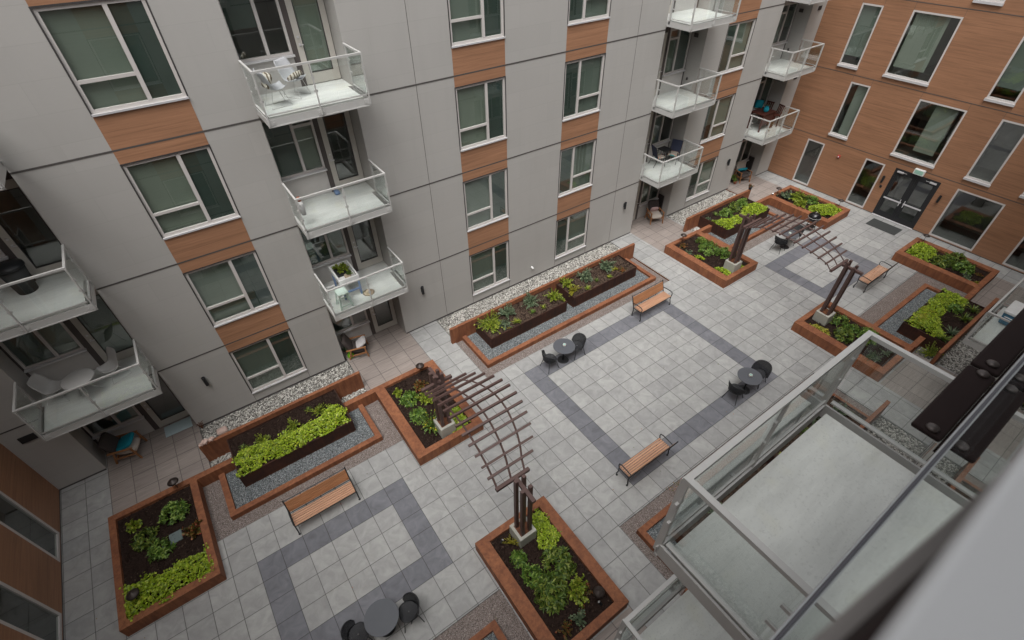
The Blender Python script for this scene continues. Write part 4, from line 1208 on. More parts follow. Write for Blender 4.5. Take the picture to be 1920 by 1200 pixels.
def spot(x, y, z, label, a):
    t = thing('spotlight', (x, y, z), label, 'spotlight', 'small black garden spotlights')
    d = Vector((math.cos(a) * .6, math.sin(a) * .6, .8))
    m = MB(); m.tube([Vector((x, y, z + .09)) - d * .05, Vector((x, y, z + .09)) + d * .06], 0.035, 12); m.build('housing', M['black'], t)
    m = MB(); m.tube([Vector((x, y, z + .09)) + d * .0601, Vector((x, y, z + .09)) + d * .062], 0.028, 12); m.build('lens', M['flash'], t)
    m = MB(); m.tube([(x, y, z - .03), (x, y, z + .06)], 0.008, 6); m.build('stake', M['black'], t)
spot(1.28, -3.50, 0.31, 'small black spotlight left of the concrete plinth in the bottom centre bed', 0.3)
spot(2.38, -6.12, 0.31, 'small black spotlight below the path light in the bottom centre bed', 2.0)
spot(23.72, 3.33, 0.40, 'small black spotlight on the rim of the bed next to the far clad wall', 3.6)
def sconce(F, u, z, label):
    t = thing('wall_light', F(u, 0, z), label, 'wall light', 'black cylinder wall lights')
    m = MB(F); m.box(u - 0.04, u + 0.04, -0.035, -0.002, z - 0.09, z + 0.09); m.build('bracket', M['black'], t)
    c = F(u, -0.085, z); m = MB(); m.lathe([(0.0, -0.17), (0.052, -0.17), (0.052, 0.17), (0.044, 0.172), (0.044, 0.155), (0.0, 0.155)], c, 18); m.build('shade', M['black'], t)
sconce(FA, -3.80, 1.81, 'black cylinder wall light left of the lower left ground floor window')
sconce(FA, 3.89, 1.82, 'black cylinder wall light below the balcony with the white planter table')
sconce(FA, 14.61, 1.83, 'black cylinder wall light left of the patio with the pink cushion chair')
sconce(FA, 22.37, 1.83, 'black cylinder wall light left of the patio with the teal cushion chair')
sconce(FR, -0.25, 1.83, 'black cylinder wall light on the clad wall left of the entrance door')
sconce(FR, -2.81, 1.84, 'black cylinder wall light on the clad wall right of the entrance door')
t = thing('card_reader', FR(-0.30, 0, 1.45), 'small black box under the wall light left of the entrance door', 'card reader')
m = MB(FR); m.box(-0.35, -0.25, -0.03, -0.002, 1.38, 1.50); m.build('case', M['black'], t)
t = thing('fire_alarm', FR(2.18, 0, 2.14), 'small red fire alarm box on the wood clad wall', 'fire alarm')
m = MB(FR); m.box(2.11, 2.25, -0.05, -0.002, 2.07, 2.21); m.build('case', M['red'], t, bevel=.01)
m = MB(FR); m.box(2.15, 2.21, -0.06, -0.051, 2.10, 2.16); m.build('strobe', M['whitepaint'], t)
t = thing('door_sign', FR(-1.53, 0, 2.68), 'small pale green sign box above the black entrance door', 'sign')
m = MB(FR); m.box(-1.75, -1.31, -0.16, -0.002, 2.58, 2.82); m.build('case', M['whitepaint'], t)
m = MB(FR); m.box(-1.71, -1.35, -0.164, -0.161, 2.61, 2.79); m.build('panel', M['exit'], t)
# ------------------------------------------------------------------ planting
def leaf_quads(base, d, nrm, L, W, cup=0.15):
    """arrays of leaves: base (n,3), direction d, normal nrm, lengths L, widths W -> verts (n*6), faces"""
    n = len(base)
    s = np.cross(d, nrm); s /= np.linalg.norm(s, axis=1)[:, None] + 1e-9
    up = np.cross(s, d)
    L = L[:, None]; W = W[:, None]
    v0 = base
    v1 = base + d * L * .35 + s * W * .5 + up * W * cup
    v2 = base + d * L * .75 + s * W * .42 + up * W * cup - up * L * 0.05
    v3 = base + d * L - up * L * 0.14
    v4 = base + d * L * .75 - s * W * .42 + up * W * cup - up * L * 0.05
    v5 = base + d * L * .35 - s * W * .5 + up * W * cup
    V = np.stack([v0, v1, v2, v3, v4, v5], 1).reshape(-1, 3)
    o = np.arange(n)[:, None] * 6
    F = np.concatenate([o + np.array([[0, 1, 2, 3]]), o + np.array([[0, 3, 4, 5]])], 1).reshape(-1, 4)
    return V, F
def unit(v): return v / (np.linalg.norm(v, axis=1)[:, None] + 1e-9)
def rand_dirs(n, zmin=-0.1):
    z = RNG.uniform(zmin, 1, n); a = RNG.uniform(0, 2 * math.pi, n); r = np.sqrt(np.maximum(0, 1 - z * z))
    return np.stack([r * np.cos(a), r * np.sin(a), z], 1)

def shrub(x, y, z, r, h, label, mat='green', tips=60, per=7, leaf=(0.095, 0.034), spread=1.1, group='shrubs in the planting beds', flowers=0, name='shrub', lop=0.25):
    t = thing(name, (x, y, z), label, 'shrub', group)
    r *= 1.2; h *= 1.3; tips = int(tips * 1.5)
    if mat in ('greygreen', 'yelgreen', 'limeyel', 'redleaf') or name != 'shrub':
        # open habit: leaves set along arching stems
        n = max(8, tips // 2); m = max(10, int(per * 2.8))
        D = rand_dirs(n, 0.12); ln = RNG.uniform(0.7, 1.1, n) * (1 + 0.25 * np.sin(3 * np.arctan2(D[:, 1], D[:, 0]) + RNG.uniform(0, 6)))
        q = np.sort(RNG.uniform(0.22, 1.0, (n, m)), 1)
        sc = np.array([r, r, h]) * 1.06
        P = D[:, None] * sc * (q * ln[:, None])[..., None] + np.array([x, y, z])
        P[..., 2] += h * 0.25 * q * (1 - q) * 2 * (1 - D[:, 2:3])
        O = unit((D * sc)[:, None].repeat(m, 1).reshape(-1, 3)); B = P.reshape(-1, 3)
        side = unit(np.cross(O, unit(RNG.normal(0, 1, O.shape))))
        d = unit(O * 0.75 + side * 0.8 + np.array([0, 0, 0.25]))
        L = leaf[0] * RNG.uniform(.6, 1.15, len(B)) * (1.15 - 0.5 * q.ravel()); W = leaf[1] * 1.55 * RNG.uniform(.8, 1.25, len(B))
        V, F = leaf_quads(B, d, unit(O + np.array([0, 0, .8])), L, W)
        np_mesh('foliage', V, F, M[mat], t)
        st = MB()
        for k in range(n):
            e = D[k] * sc * ln[k]
            st.tube([(x, y, z - .02), (x + e[0] * .5, y + e[1] * .5, z + e[2] * .5 + h * .1 * (1 - D[k, 2])), (x + e[0], y + e[1], z + e[2])], [0.006, 0.004, 0.002], 4, False)
        st.build('stem', M['stem'], t)
        if flowers:
            p = B[RNG.integers(0, len(B), flowers)] + rand_dirs(flowers, 0.2) * 0.03
            V, F = leaf_quads(p, rand_dirs(flowers, 0.0), rand_dirs(flowers, .5), np.full(flowers, .04), np.full(flowers, .04))
            np_mesh('flower', V, F, M['flower'], t)
        return t
    D = rand_dirs(tips, -0.05)
    # lobes: an uneven outline
    lobes = rand_dirs(5, 0.0); amp = 1 + lop * np.max(D @ lobes.T, axis=1) - lop
    rad = RNG.uniform(0.55, 1.0, tips) ** 0.6 * amp
    tip = D * rad[:, None] * np.array([r, r, h]) + np.array([x, y, z + h * 0.06])
    out = unit(D * np.array([1 / r, 1 / r, 1 / h]) * r + RNG.normal(0, .25, (tips, 3)) + np.array([0, 0, .35]))
    B = np.repeat(tip, per, 0); O = np.repeat(out, per, 0)
    rv = unit(RNG.normal(0, 1, B.shape)); side = unit(np.cross(O, rv))
    d = unit(O * RNG.uniform(.15, .9, (len(B), 1)) + side * spread)
    B = B - O * RNG.uniform(0, leaf[0] * 1.1, (len(B), 1))
    L = leaf[0] * RNG.uniform(.65, 1.2, len(B)); W = leaf[1] * RNG.uniform(.8, 1.2, len(B))
    V, F = leaf_quads(B, d, O, L, W)
    np_mesh('foliage', V, F, M[mat], t)
    st = MB()
    for k in range(min(14, tips)):
        q = tip[k * tips // min(14, tips)]
        c = Vector((x, y, z - 0.02)); e = Vector(q)
        st.tube([c, c.lerp(e, .5) + Vector((0, 0, .03)), e], [0.008, 0.006, 0.003], 5, False)
    st.build('stem', M['stem'], t)
    if flowers:
        p = tip[RNG.integers(0, tips, flowers)] + rand_dirs(flowers, 0.2) * 0.03
        V, F = leaf_quads(p, rand_dirs(flowers, 0.0), rand_dirs(flowers, .5), np.full(flowers, .035), np.full(flowers, .035))
        np_mesh('flower', V, F, M['flower'], t)
    return t
def tuft(x, y, z, r, h, label, mat='yelgreen', n=60, w=0.018, group='grassy tufts in the planting beds', name='grass_tuft', cat='plant'):
    t = thing(name, (x, y, z), label, cat, group)
    V = []; F = []
    for i in range(n):
        a = RNG.uniform(0, 6.283); L = RNG.uniform(.6, 1.0); e = RNG.uniform(.25, 1.0)
        dx, dy = math.cos(a), math.sin(a); k = len(V); ww = w * RNG.uniform(.7, 1.2)
        for q in (0.0, 0.35, 0.7, 1.0):
            px = x + dx * (0.02 + r * L * e * q ** 1.3); py = y + dy * (0.02 + r * L * e * q ** 1.3)
            pz = z + h * L * (1.25 * q - 0.75 * e * q * q)
            wd = ww * (1 - q * .85) / 2
            V += [(px - dy * wd, py + dx * wd, pz), (px + dy * wd, py - dx * wd, pz)]
        F += [(k + 2 * j, k + 2 * j + 1, k + 2 * j + 3, k + 2 * j + 2) for j in range(3)]
    np_mesh('blades', V, F, M[mat], t)
    return t
def in_poly(px, py, poly):
    c = np.zeros(len(px), bool); n = len(poly)
    for i in range(n):
        x0, y0 = poly[i]; x1, y1 = poly[(i + 1) % n]
        with np.errstate(divide='ignore', invalid='ignore'):
            k = ((y0 > py) != (y1 > py)) & (px < (x1 - x0) * (py - y0) / (y1 - y0) + x0)
        c ^= k
    return c
def cover(poly, z, h, label, dens=1750, size=0.054, mat='lime', edge=0.07, bump=0.35):
    xs = [p[0] for p in poly]; ys = [p[1] for p in poly]
    A = (max(xs) - min(xs) + 2 * edge) * (max(ys) - min(ys) + 2 * edge)
    n = int(A * dens)
    px = RNG.uniform(min(xs) - edge, max(xs) + edge, n); py = RNG.uniform(min(ys) - edge, max(ys) + edge, n)
    jx = px + RNG.normal(0, edge * .5, n); jy = py + RNG.normal(0, edge * .5, n)
    wob = 0.06 * np.sin(px * 9 + 1) + 0.05 * np.sin(py * 11 + px * 5)
    k = in_poly(jx + wob, jy + wob * .8, poly); px, py = px[k], py[k]; n = len(px)
    # distance to the edge pulls the mound down
    dist = np.full(n, 9.0)
    for i in range(len(poly)):
        a = np.array(poly[i]); b = np.array(poly[(i + 1) % len(poly)]); ab = b - a
        q = np.clip(((px - a[0]) * ab[0] + (py - a[1]) * ab[1]) / (ab @ ab), 0, 1)
        dist = np.minimum(dist, np.hypot(px - a[0] - q * ab[0], py - a[1] - q * ab[1]))
    prof = np.clip(dist / 0.22, 0.12, 1) ** 0.5
    hb = h * (1 - bump + bump * (0.5 + 0.5 * np.sin(px * 14 + 2 * np.sin(py * 9)) * np.sin(py * 16 + 1.5 * np.sin(px * 7))))
    pz = z + hb * prof * RNG.uniform(0.55, 1.0, n)
    B = np.stack([px, py, pz], 1)
    nr = unit(np.stack([RNG.normal(0, .42, n), RNG.normal(0, .42, n), np.ones(n)], 1))
    d = unit(np.cross(nr, unit(RNG.normal(0, 1, (n, 3)))))
    L = size * RNG.uniform(.6, 1.25, n)
    V, F = leaf_quads(B - d * L[:, None] * .5, d, nr, L, L * .95, 0.10)
    o = np_mesh('ground_cover', V, F, M[mat])
    return tag(o, label, 'ground cover', kind='stuff')

GZ = 0.32; DZ = 0.53
# --- lower left bed
cover([(-7.14, 0.16), (-5.20, 0.18), (-5.20, 0.86), (-5.6, 0.98), (-6.3, 0.88), (-7.12, 1.16)], GZ, 0.32, 'lime green leaves filling the front of the lower left bed')
shrub(-5.72, 2.50, GZ, 0.34, 0.36, 'large glossy green shrub by the path light in the lower left bed', 'green', 75, 8)
shrub(-6.50, 2.16, GZ, 0.30, 0.28, 'dark green shrub at the centre left of the lower left bed', 'dkgreen', 60, 8)
shrub(-6.20, 1.58, GZ, 0.28, 0.26, 'green shrub just behind the lime leaves in the lower left bed', 'green', 50, 8)
shrub(-6.72, 2.78, GZ, 0.17, 0.14, 'small sparse shrub in the rear left of the lower left bed', 'yelgreen', 22, 6)
shrub(-5.38, 1.62, GZ, 0.20, 0.24, 'russet tipped shrub beside the slate slab in the lower left bed', 'redleaf', 34, 7)
m = MB(); m.box(-5.99, -5.68, 1.62, 1.95, 0.31, 0.345); tag(m.build('slate_slab', M['slate'], bevel=.01), 'square blue grey slate slab lying in the lower left bed', 'slab')
# --- long left planter
cover([(-3.93, 2.45), (-0.52, 2.45), (-0.53, 3.32), (-0.85, 3.46), (-1.25, 3.18), (-2.2, 3.12), (-2.9, 3.22), (-3.5, 3.42), (-3.92, 3.22)], DZ, 0.27, 'lime green leaves spilling along the front of the long left planter')
shrub(-3.05, 3.36, DZ, 0.22, 0.20, 'round olive bush at the left behind the lime leaves of the long planter', 'yelgreen', 50, 7, (0.045, 0.02))
shrub(-2.10, 3.34, DZ, 0.20, 0.24, 'yellowish bush in the middle behind the lime leaves of the long planter', 'yelgreen', 46, 7, (0.05, 0.02))
shrub(-1.22, 3.42, DZ, 0.22, 0.18, 'yellowish bush at the right behind the lime leaves of the long planter', 'yelgreen', 42, 7, (0.05, 0.022))
tuft(-3.60, 3.46, DZ, 0.20, 0.12, 'dark green strappy tuft at the left end of the long left planter', 'dkgreen', 26, 0.03)
tuft(-1.50, 3.70, DZ, 0.20, 0.12, 'dark green strappy tuft by the steel wall in the long left planter', 'dkgreen', 24, 0.03)
# --- bed under nearer pergola (far end)
cover([(1.98, 0.28), (2.62, 0.28), (2.63, 1.05), (2.40, 1.12), (2.15, 0.90)], GZ, 0.16, 'lime green leaves under the nearer pergola lattice')
shrub(1.22, 2.76, GZ, 0.15, 0.16, 'small pale green shrub at the rear left under the nearer pergola', 'yelgreen', 24, 6)
shrub(1.45, 2.25, GZ, 0.30, 0.28, 'round bright green shrub in the bed under the nearer pergola', 'green', 64, 8)
shrub(1.92, 2.00, GZ, 0.24, 0.24, 'green shrub next to the round one in the bed under the nearer pergola', 'yelgreen', 44, 7)
shrub(2.02, 2.62, GZ, 0.20, 0.20, 'reddish green shrub near the far pergola posts left of centre', 'redleaf', 34, 6)
shrub(1.38, 1.48, GZ, 0.27, 0.30, 'light green shrub at the left front under the nearer pergola', 'green', 50, 7)
shrub(1.52, 0.88, GZ, 0.34, 0.52, 'tall vine with yellow flowers climbing beside the concrete plinth', 'green', 80, 6, (0.06, 0.025), flowers=46, name='vine')
# --- pair of planters, left box
P1 = 'the left box of the middle pair'
shrub(5.60, 3.56, DZ, 0.42, 0.34, 'biggest yellow green feathery shrub in ' + P1, 'yelgreen', 110, 8, (0.075, 0.022))
shrub(6.06, 3.26, DZ, 0.26, 0.18, 'low blue green shrub beside the feathery one in ' + P1, 'greygreen', 46, 7, (0.05, 0.03))
shrub(6.52, 3.72, DZ, 0.29, 0.33, 'tall grey green lavender at the left in ' + P1, 'greygreen', 80, 8, (0.08, 0.018))
tuft(6.53, 3.12, DZ, 0.27, 0.22, 'lime spiky tuft near the front edge of ' + P1, 'yelgreen', 70, 0.02)
shrub(7.66, 3.74, DZ, 0.32, 0.36, 'tall grey green lavender in the middle of ' + P1, 'greygreen', 90, 8, (0.08, 0.018))
tuft(7.38, 3.22, DZ, 0.22, 0.18, 'green feathery tuft in the middle of ' + P1, 'green', 56, 0.014)
tuft(7.90, 3.20, DZ, 0.20, 0.18, 'pale spiky tuft right of the middle of ' + P1, 'yelgreen', 50, 0.018)
shrub(8.60, 3.40, DZ, 0.32, 0.30, 'yellow green open shrub at the right end of ' + P1, 'yelgreen', 66, 7, (0.075, 0.024))
cover([(5.85, 2.98), (6.3, 2.98), (6.2, 3.10), (5.9, 3.12)], DZ, 0.06, 'pale yellow flowering patch along the front of the left middle box', 900, 0.035, 'limeyel', 0.03)
# --- pair of planters, right box
P2 = 'the right box of the middle pair'
shrub(9.62, 3.76, DZ, 0.27, 0.28, 'yellow green shrub at the rear left of ' + P2, 'yelgreen', 52, 7, (0.075, 0.024))
shrub(9.55, 3.28, DZ, 0.28, 0.24, 'yellow leaved sprawling shrub at the front left of ' + P2, 'limeyel', 52, 7, (0.055, 0.018))
shrub(10.54, 3.68, DZ, 0.30, 0.32, 'grey green lavender left of the middle of ' + P2, 'greygreen', 86, 8, (0.08, 0.018))
tuft(10.15, 3.06, DZ, 0.24, 0.18, 'pale green spiky tuft by the front edge of ' + P2, 'yelgreen', 60, 0.018)
tuft(10.84, 3.24, DZ, 0.19, 0.15, 'small olive tuft in the middle of ' + P2, 'green', 44, 0.014)
shrub(11.78, 3.66, DZ, 0.32, 0.34, 'grey green lavender right of the middle of ' + P2, 'greygreen', 90, 8, (0.08, 0.018))
tuft(11.43, 3.08, DZ, 0.20, 0.18, 'bright green spiky tuft right of the middle of ' + P2, 'yelgreen', 50, 0.018)
shrub(12.25, 3.12, DZ, 0.19, 0.10, 'small reddish plant near the right end of ' + P2, 'redleaf', 26, 6, (0.05, 0.02))
shrub(11.98, 3.36, DZ, 0.15, 0.12, 'small yellowish plant behind the reddish one in ' + P2, 'limeyel', 22, 6, (0.05, 0.02))
# --- bottom centre bed
cover([(2.20, -3.38), (2.62, -3.36), (2.66, -4.25), (2.35, -4.42), (2.02, -4.22), (2.15, -3.9)], GZ, 0.34, 'lime green mound right of the plinth in the bottom centre bed', 1800, 0.056)
BC = ' in the bottom centre bed'
shrub(1.38, -4.14, GZ, 0.22, 0.26, 'narrow green shrub just below the plinth' + BC, 'green', 40, 7)
shrub(1.42, -4.66, GZ, 0.26, 0.26, 'medium green shrub at the left' + BC, 'green', 48, 8)
shrub(2.15, -4.80, GZ, 0.38, 0.34, 'large dark leaved shrub at the right' + BC, 'dkgreen', 82, 8, (0.125, 0.036))
shrub(1.58, -5.24, GZ, 0.42, 0.36, 'largest dark leaved shrub at the front' + BC, 'dkgreen', 96, 8, (0.125, 0.036))
shrub(2.08, -5.55, GZ, 0.28, 0.28, 'light green upright shrub beside the path light' + BC, 'yelgreen', 40, 7)
shrub(1.72, -6.08, GZ, 0.19, 0.15, 'small round grey green shrub at the front' + BC, 'greygreen', 36, 8, (0.05, 0.022))
shrub(1.33, -6.05, GZ, 0.18, 0.12, 'sparse yellowish shrub at the lower left' + BC, 'redleaf', 22, 6, (0.06, 0.02))
shrub(1.46, -3.66, GZ, 0.20, 0.36, 'thin twiggy plant with yellow leaves left of the plinth' + BC, 'limeyel', 30, 4, (0.04, 0.02))
shrub(2.36, -5.72, GZ, 0.14, 0.14, 'small red leaved plant next to the path light' + BC, 'redleaf', 20, 6, (0.05, 0.02))
shrub(1.98, -6.00, GZ, 0.09, 0.07, 'tiny russet plant between the small shrubs' + BC, 'redleaf', 12, 6, (0.04, 0.018))
# --- mid distance bed
MD = ' in the mid distance bed'
cover([(15.80, 0.30), (16.20, 0.30), (16.22, 0.85), (15.95, 1.02), (15.78, 0.8)], GZ, 0.18, 'lime green clump left of the plinth in the mid distance bed')
cover([(16.62, 0.30), (17.02, 0.30), (17.02, 0.62), (16.80, 0.60)], GZ, 0.17, 'lime green clump right of the plinth in the mid distance bed')
cover([(15.78, 1.72), (16.12, 1.70), (16.15, 2.10), (15.85, 2.12)], GZ, 0.20, 'lime green clump near the left rim of the mid distance bed')
shrub(16.15, 2.98, GZ, 0.20, 0.12, 'low russet plant by the path light' + MD, 'redleaf', 30, 6, (0.05, 0.022))
shrub(15.88, 2.46, GZ, 0.18, 0.14, 'small grey green plant at the left rim' + MD, 'greygreen', 30, 7, (0.05, 0.02))
shrub(16.75, 2.05, GZ, 0.46, 0.40, 'largest green shrub' + MD, 'green', 100, 8, (0.085, 0.028))
shrub(17.10, 2.72, GZ, 0.24, 0.22, 'green shrub in the rear corner' + MD, 'dkgreen', 40, 7)
shrub(17.05, 1.42, GZ, 0.28, 0.34, 'green upright shrub behind the plinth' + MD, 'green', 50, 7)
shrub(16.78, 0.82, GZ, 0.26, 0.85, 'leggy climbing vine on the farther pergola posts', 'green', 56, 5, (0.07, 0.025), name='vine')
# --- bed behind the barbecue
BB = ' in the bed behind the barbecue'
cover([(24.05, 0.30), (25.22, 0.30), (25.26, 1.05), (24.9, 1.20), (24.35, 1.55), (23.85, 1.3)], GZ, 0.28, 'lime green mound behind the barbecue', 1500, 0.055)
shrub(24.18, 2.78, GZ, 0.24, 0.26, 'grey green shrub at the rear' + BB, 'greygreen', 44, 7)
shrub(24.52, 2.42, GZ, 0.34, 0.32, 'yellow green shrub in the middle' + BB, 'yelgreen', 60, 8)
shrub(23.95, 1.85, GZ, 0.30, 0.30, 'olive shrub at the near side' + BB, 'yelgreen', 54, 8)
shrub(24.85, 1.78, GZ, 0.33, 0.28, 'green shrub by the clad wall' + BB, 'green', 54, 8)
# --- bed below the big window
BW = ' in the bed below the big window'
cover([(23.80, -3.40), (25.24, -3.40), (25.22, -4.15), (24.5, -4.38), (23.80, -4.30)], GZ, 0.26, 'lime green mound in the bed below the big window', 1500, 0.055)
shrub(24.25, -4.72, GZ, 0.36, 0.32, 'dark green shrub next to the lime leaves' + BW, 'dkgreen', 70, 8)
shrub(24.82, -5.00, GZ, 0.42, 0.40, 'rounded dark green shrub by the wall' + BW, 'dkgreen', 84, 8)
shrub(24.50, -5.52, GZ, 0.38, 0.34, 'green shrub in the middle' + BW, 'green', 74, 8)
shrub(23.95, -5.86, GZ, 0.19, 0.16, 'small pale round shrub' + BW, 'greygreen', 32, 7, (0.05, 0.02))
shrub(23.85, -6.22, GZ, 0.13, 0.10, 'tiny yellowish plant in the front corner' + BW, 'limeyel', 16, 6, (0.05, 0.02))
shrub(24.62, -6.10, GZ, 0.16, 0.10, 'small russet plant at the right' + BW, 'redleaf', 20, 6, (0.05, 0.02))
# --- planter behind the farther pergola
cover([(18.63, 2.46), (22.02, 2.46), (22.02, 3.20), (21.3, 3.42), (20.6, 3.02), (19.6, 3.05), (18.66, 3.40)], DZ, 0.24, 'lime green leaves along the planter behind the farther pergola', 1500, 0.055)
BP = ' in the planter behind the farther pergola'
shrub(19.85, 3.42, DZ, 0.30, 0.26, 'green shrub left of the middle' + BP, 'green', 50, 7)
shrub(20.60, 3.50, DZ, 0.28, 0.32, 'dark green shrub in the middle' + BP, 'dkgreen', 50, 7)
shrub(21.35, 3.58, DZ, 0.30, 0.26, 'green shrub at the far end' + BP, 'green', 50, 7)
tuft(19.35, 3.70, DZ, 0.26, 0.18, 'strappy tuft by the steel wall' + BP, 'green', 40, 0.03)
shrub(18.75, 3.66, DZ, 0.12, 0.10, 'tiny plant in the near corner' + BP, 'greygreen', 16, 6, (0.05, 0.02))
# --- right bed with the front pergola posts
RB = ' in the right bed with the pergola posts'
cover([(15.66, -3.55), (16.08, -3.60), (16.12, -4.20), (15.80, -4.35), (15.62, -4.1)], GZ, 0.12, 'yellow lime patch left of the plinth in the right bed', 1100, 0.05, 'limeyel')
shrub(16.85, -4.10, GZ, 0.34, 0.30, 'sprawling green shrub behind the plinth' + RB, 'green', 60, 7, (0.075, 0.025), flowers=8)
shrub(16.25, -4.66, GZ, 0.34, 0.30, 'dark green shrub at the front left' + RB, 'dkgreen', 64, 8)
shrub(16.82, -5.22, GZ, 0.36, 0.34, 'green shrub in the middle' + RB, 'green', 70, 8)
shrub(16.82, -4.62, GZ, 0.26, 0.20, 'low green shrub at the rear' + RB, 'green', 40, 7)
shrub(16.00, -5.85, GZ, 0.26, 0.22, 'grey green shrub seen through the glass railing' + RB, 'greygreen', 44, 7, (0.07, 0.02))
shrub(16.62, -6.00, GZ, 0.18, 0.14, 'small plant in the front corner' + RB, 'greygreen', 24, 6, (0.05, 0.02))
# --- lime planter at right
LP_ = ' in the lime planter at right'
cover([(18.56, -5.68), (21.94, -5.68), (21.94, -6.55), (21.3, -6.62), (20.6, -6.25), (19.7, -6.42), (19.0, -6.85), (18.58, -6.75)], DZ, 0.22, 'lime green leaves covering the planter at right', 1500, 0.055)
cover([(18.70, -5.75), (20.2, -5.75), (20.0, -6.10), (18.9, -6.25)], DZ + .06, 0.18, 'yellowish leaves among the lime leaves of the planter at right', 500, 0.055, 'limeyel')
tuft(18.72, -6.95, DZ, 0.40, 0.30, 'dark spiky plant at the near corner' + LP_, 'dkgreen', 46, 0.045, 'spiky plants in the lime planter', 'spiky_plant')
tuft(19.30, -6.98, DZ, 0.42, 0.32, 'grey green spiky plant left of the middle' + LP_, 'greygreen', 52, 0.04, 'spiky plants in the lime planter', 'spiky_plant')
tuft(20.50, -6.95, DZ, 0.44, 0.34, 'dark spiky plant right of the middle' + LP_, 'dkgreen', 52, 0.045, 'spiky plants in the lime planter', 'spiky_plant')
tuft(21.35, -6.92, DZ, 0.42, 0.32, 'dark spiky plant at the far end' + LP_, 'dkgreen', 50, 0.04, 'spiky plants in the lime planter', 'spiky_plant')
shrub(20.9, -6.45, DZ, 0.28, 0.22, 'olive shrub among the lime leaves' + LP_, 'green', 44, 7)
shrub(18.24, -6.92, -0.03, 0.30, 0.40, 'round yellow olive bush growing in the white stones at right', 'yelgreen', 90, 7, (0.045, 0.018))
# --- near planters under the own balcony
shrub(11.55, -6.2, DZ, 0.42, 0.36, 'grey green shrub seen through the near glass railing', 'greygreen', 100, 8, (0.06, 0.016))
shrub(10.75, -6.55, DZ, 0.30, 0.28, 'green shrub beside the near balcony edge', 'green', 60, 7)
shrub(12.5, -6.5, DZ, 0.24, 0.22, 'small shrub at the far end of the planter seen through the glass', 'greygreen', 40, 7, (0.075, 0.024))
shrub(9.7, -6.6, DZ, 0.28, 0.26, 'yellow green shrub in the gap by the near balcony slab', 'yelgreen', 54, 7)
shrub(6.5, -6.4, DZ, 0.36, 0.32, 'shrub under the near balcony, mostly hidden', 'greygreen', 60, 7)
# grass like seedlings along the far bed rim
tuft(24.0, 3.20, GZ, 0.16, 0.30, 'thin twiggy stems at the rear of the bed behind the barbecue', 'greygreen', 18, 0.008)
# fallen leaves on the paving
def fallen(pts, label):
    n = len(pts); B = np.array([(x, y, 0.008) for x, y in pts])
    a = RNG.uniform(0, 6.28, n); d = np.stack([np.cos(a), np.sin(a), np.zeros(n)], 1)
    V, F = leaf_quads(B, d, np.tile([0.1, 0, 1.0], (n, 1)), RNG.uniform(.025, .05, n), RNG.uniform(.015, .03, n))
    tag(np_mesh('leaf_litter', V, F, M['redleaf']), label, 'leaf litter', kind='stuff')
fallen([(RNG.uniform(6.2, 6.9), -4.96 + RNG.uniform(-.12, .05)) for _ in range(40)] + [(RNG.uniform(-8.2, 3), RNG.uniform(-6, 1)) for _ in range(18)] + [(RNG.uniform(3, 24), RNG.uniform(-4.5, 3)) for _ in range(40)], 'brown fallen leaves along the gravel edge by the centre bench')
# ------------------------------------------------------------------ patio furniture
def lounge_chair(x, y, rz, label, frame='teak', seat='brownfab', s2='beigefab', back_h=0.78, low=0.34, group='patio armchairs'):
    """open armed timber chair, sitter faces +x (local)"""
    t = thing('armchair', (0, 0, 0), label, 'armchair', group)
    for sy in (-0.33, 0.33):
        f = MB()
        f.bar((0.34, sy, 0.0), (0.26, sy, low + 0.20), 0.045, 0.05, (1, 0, 0)); f.bar((-0.36, sy, 0.0), (-0.22, sy, low + 0.18), 0.045, 0.05, (1, 0, 0))
        f.bar((0.32, sy, low + 0.22), (-0.40, sy, low + 0.16), 0.06, 0.03); f.bar((0.28, sy, low - 0.08), (-0.28, sy, low - 0.14), 0.035, 0.05)
        f.build('side_frame', M[frame], t, bevel=.006)
    m = MB(); m.bar((0.26, -0.31, low - 0.08), (0.26, 0.31, low - 0.08), 0.04, 0.05); m.bar((-0.26, -0.31, low - 0.13), (-0.26, 0.31, low - 0.13), 0.04, 0.05); m.build('rail', M[frame], t)
    m = MB(); m.rbox((0.02, 0, low + 0.0), 0.62, 0.58, 0.15, 0.2, rot=Matrix.Rotation(math.radians(6), 3, 'Y')); m.build('seat_cushion', M[s2], t, True)
    m = MB(); m.rbox((-0.34, 0, low + 0.32), 0.16, 0.58, back_h - 0.18, 0.2, rot=Matrix.Rotation(math.radians(-22), 3, 'Y')); m.build('back_cushion', M[seat], t, True)
    t.location = (x, y, 0); t.rotation_euler = (0, 0, rz)
    return t
def cushion(x, y, z, size, mat, label, rz=0.0, tilt=60, thick=0.13, w=None):
    t = thing('cushion', (x, y, z), label, 'cushion', 'scatter cushions')
    R = Matrix.Rotation(rz, 3, 'Z') @ Matrix.Rotation(math.radians(tilt), 3, 'Y')
    m = MB(); m.rbox((x, y, z), size, w or size, thick, 0.30, 8, rot=R); m.build('cover', M[mat], t, True)
    return t
lounge_chair(-6.62, 5.88, -0.32, 'timber armchair with dark brown back on the lower left patio')
cushion(-6.58, 5.87, 0.54, 0.56, 'teal', 'bright teal cushion on the lower left patio armchair', -0.32, -24)
lounge_chair(1.02, 5.80, -0.35, 'low teak sling chair with a white cushion on the second patio', seat='brownfab', s2='brownfab', low=0.30)
cushion(1.16, 5.76, 0.48, 0.45, 'whitefab', 'white square cushion on the teak sling chair', -0.3, -35)
lounge_chair(17.20, 5.74, -2.0, 'timber armchair with a pale seat on the patio before the farther planter', seat='brownfab', s2='beigefab', low=0.38)
cushion(17.26, 5.90, 0.56, 0.40, 'pinkfab', 'pink cushion on the timber armchair of the third patio', -2.0, -58)
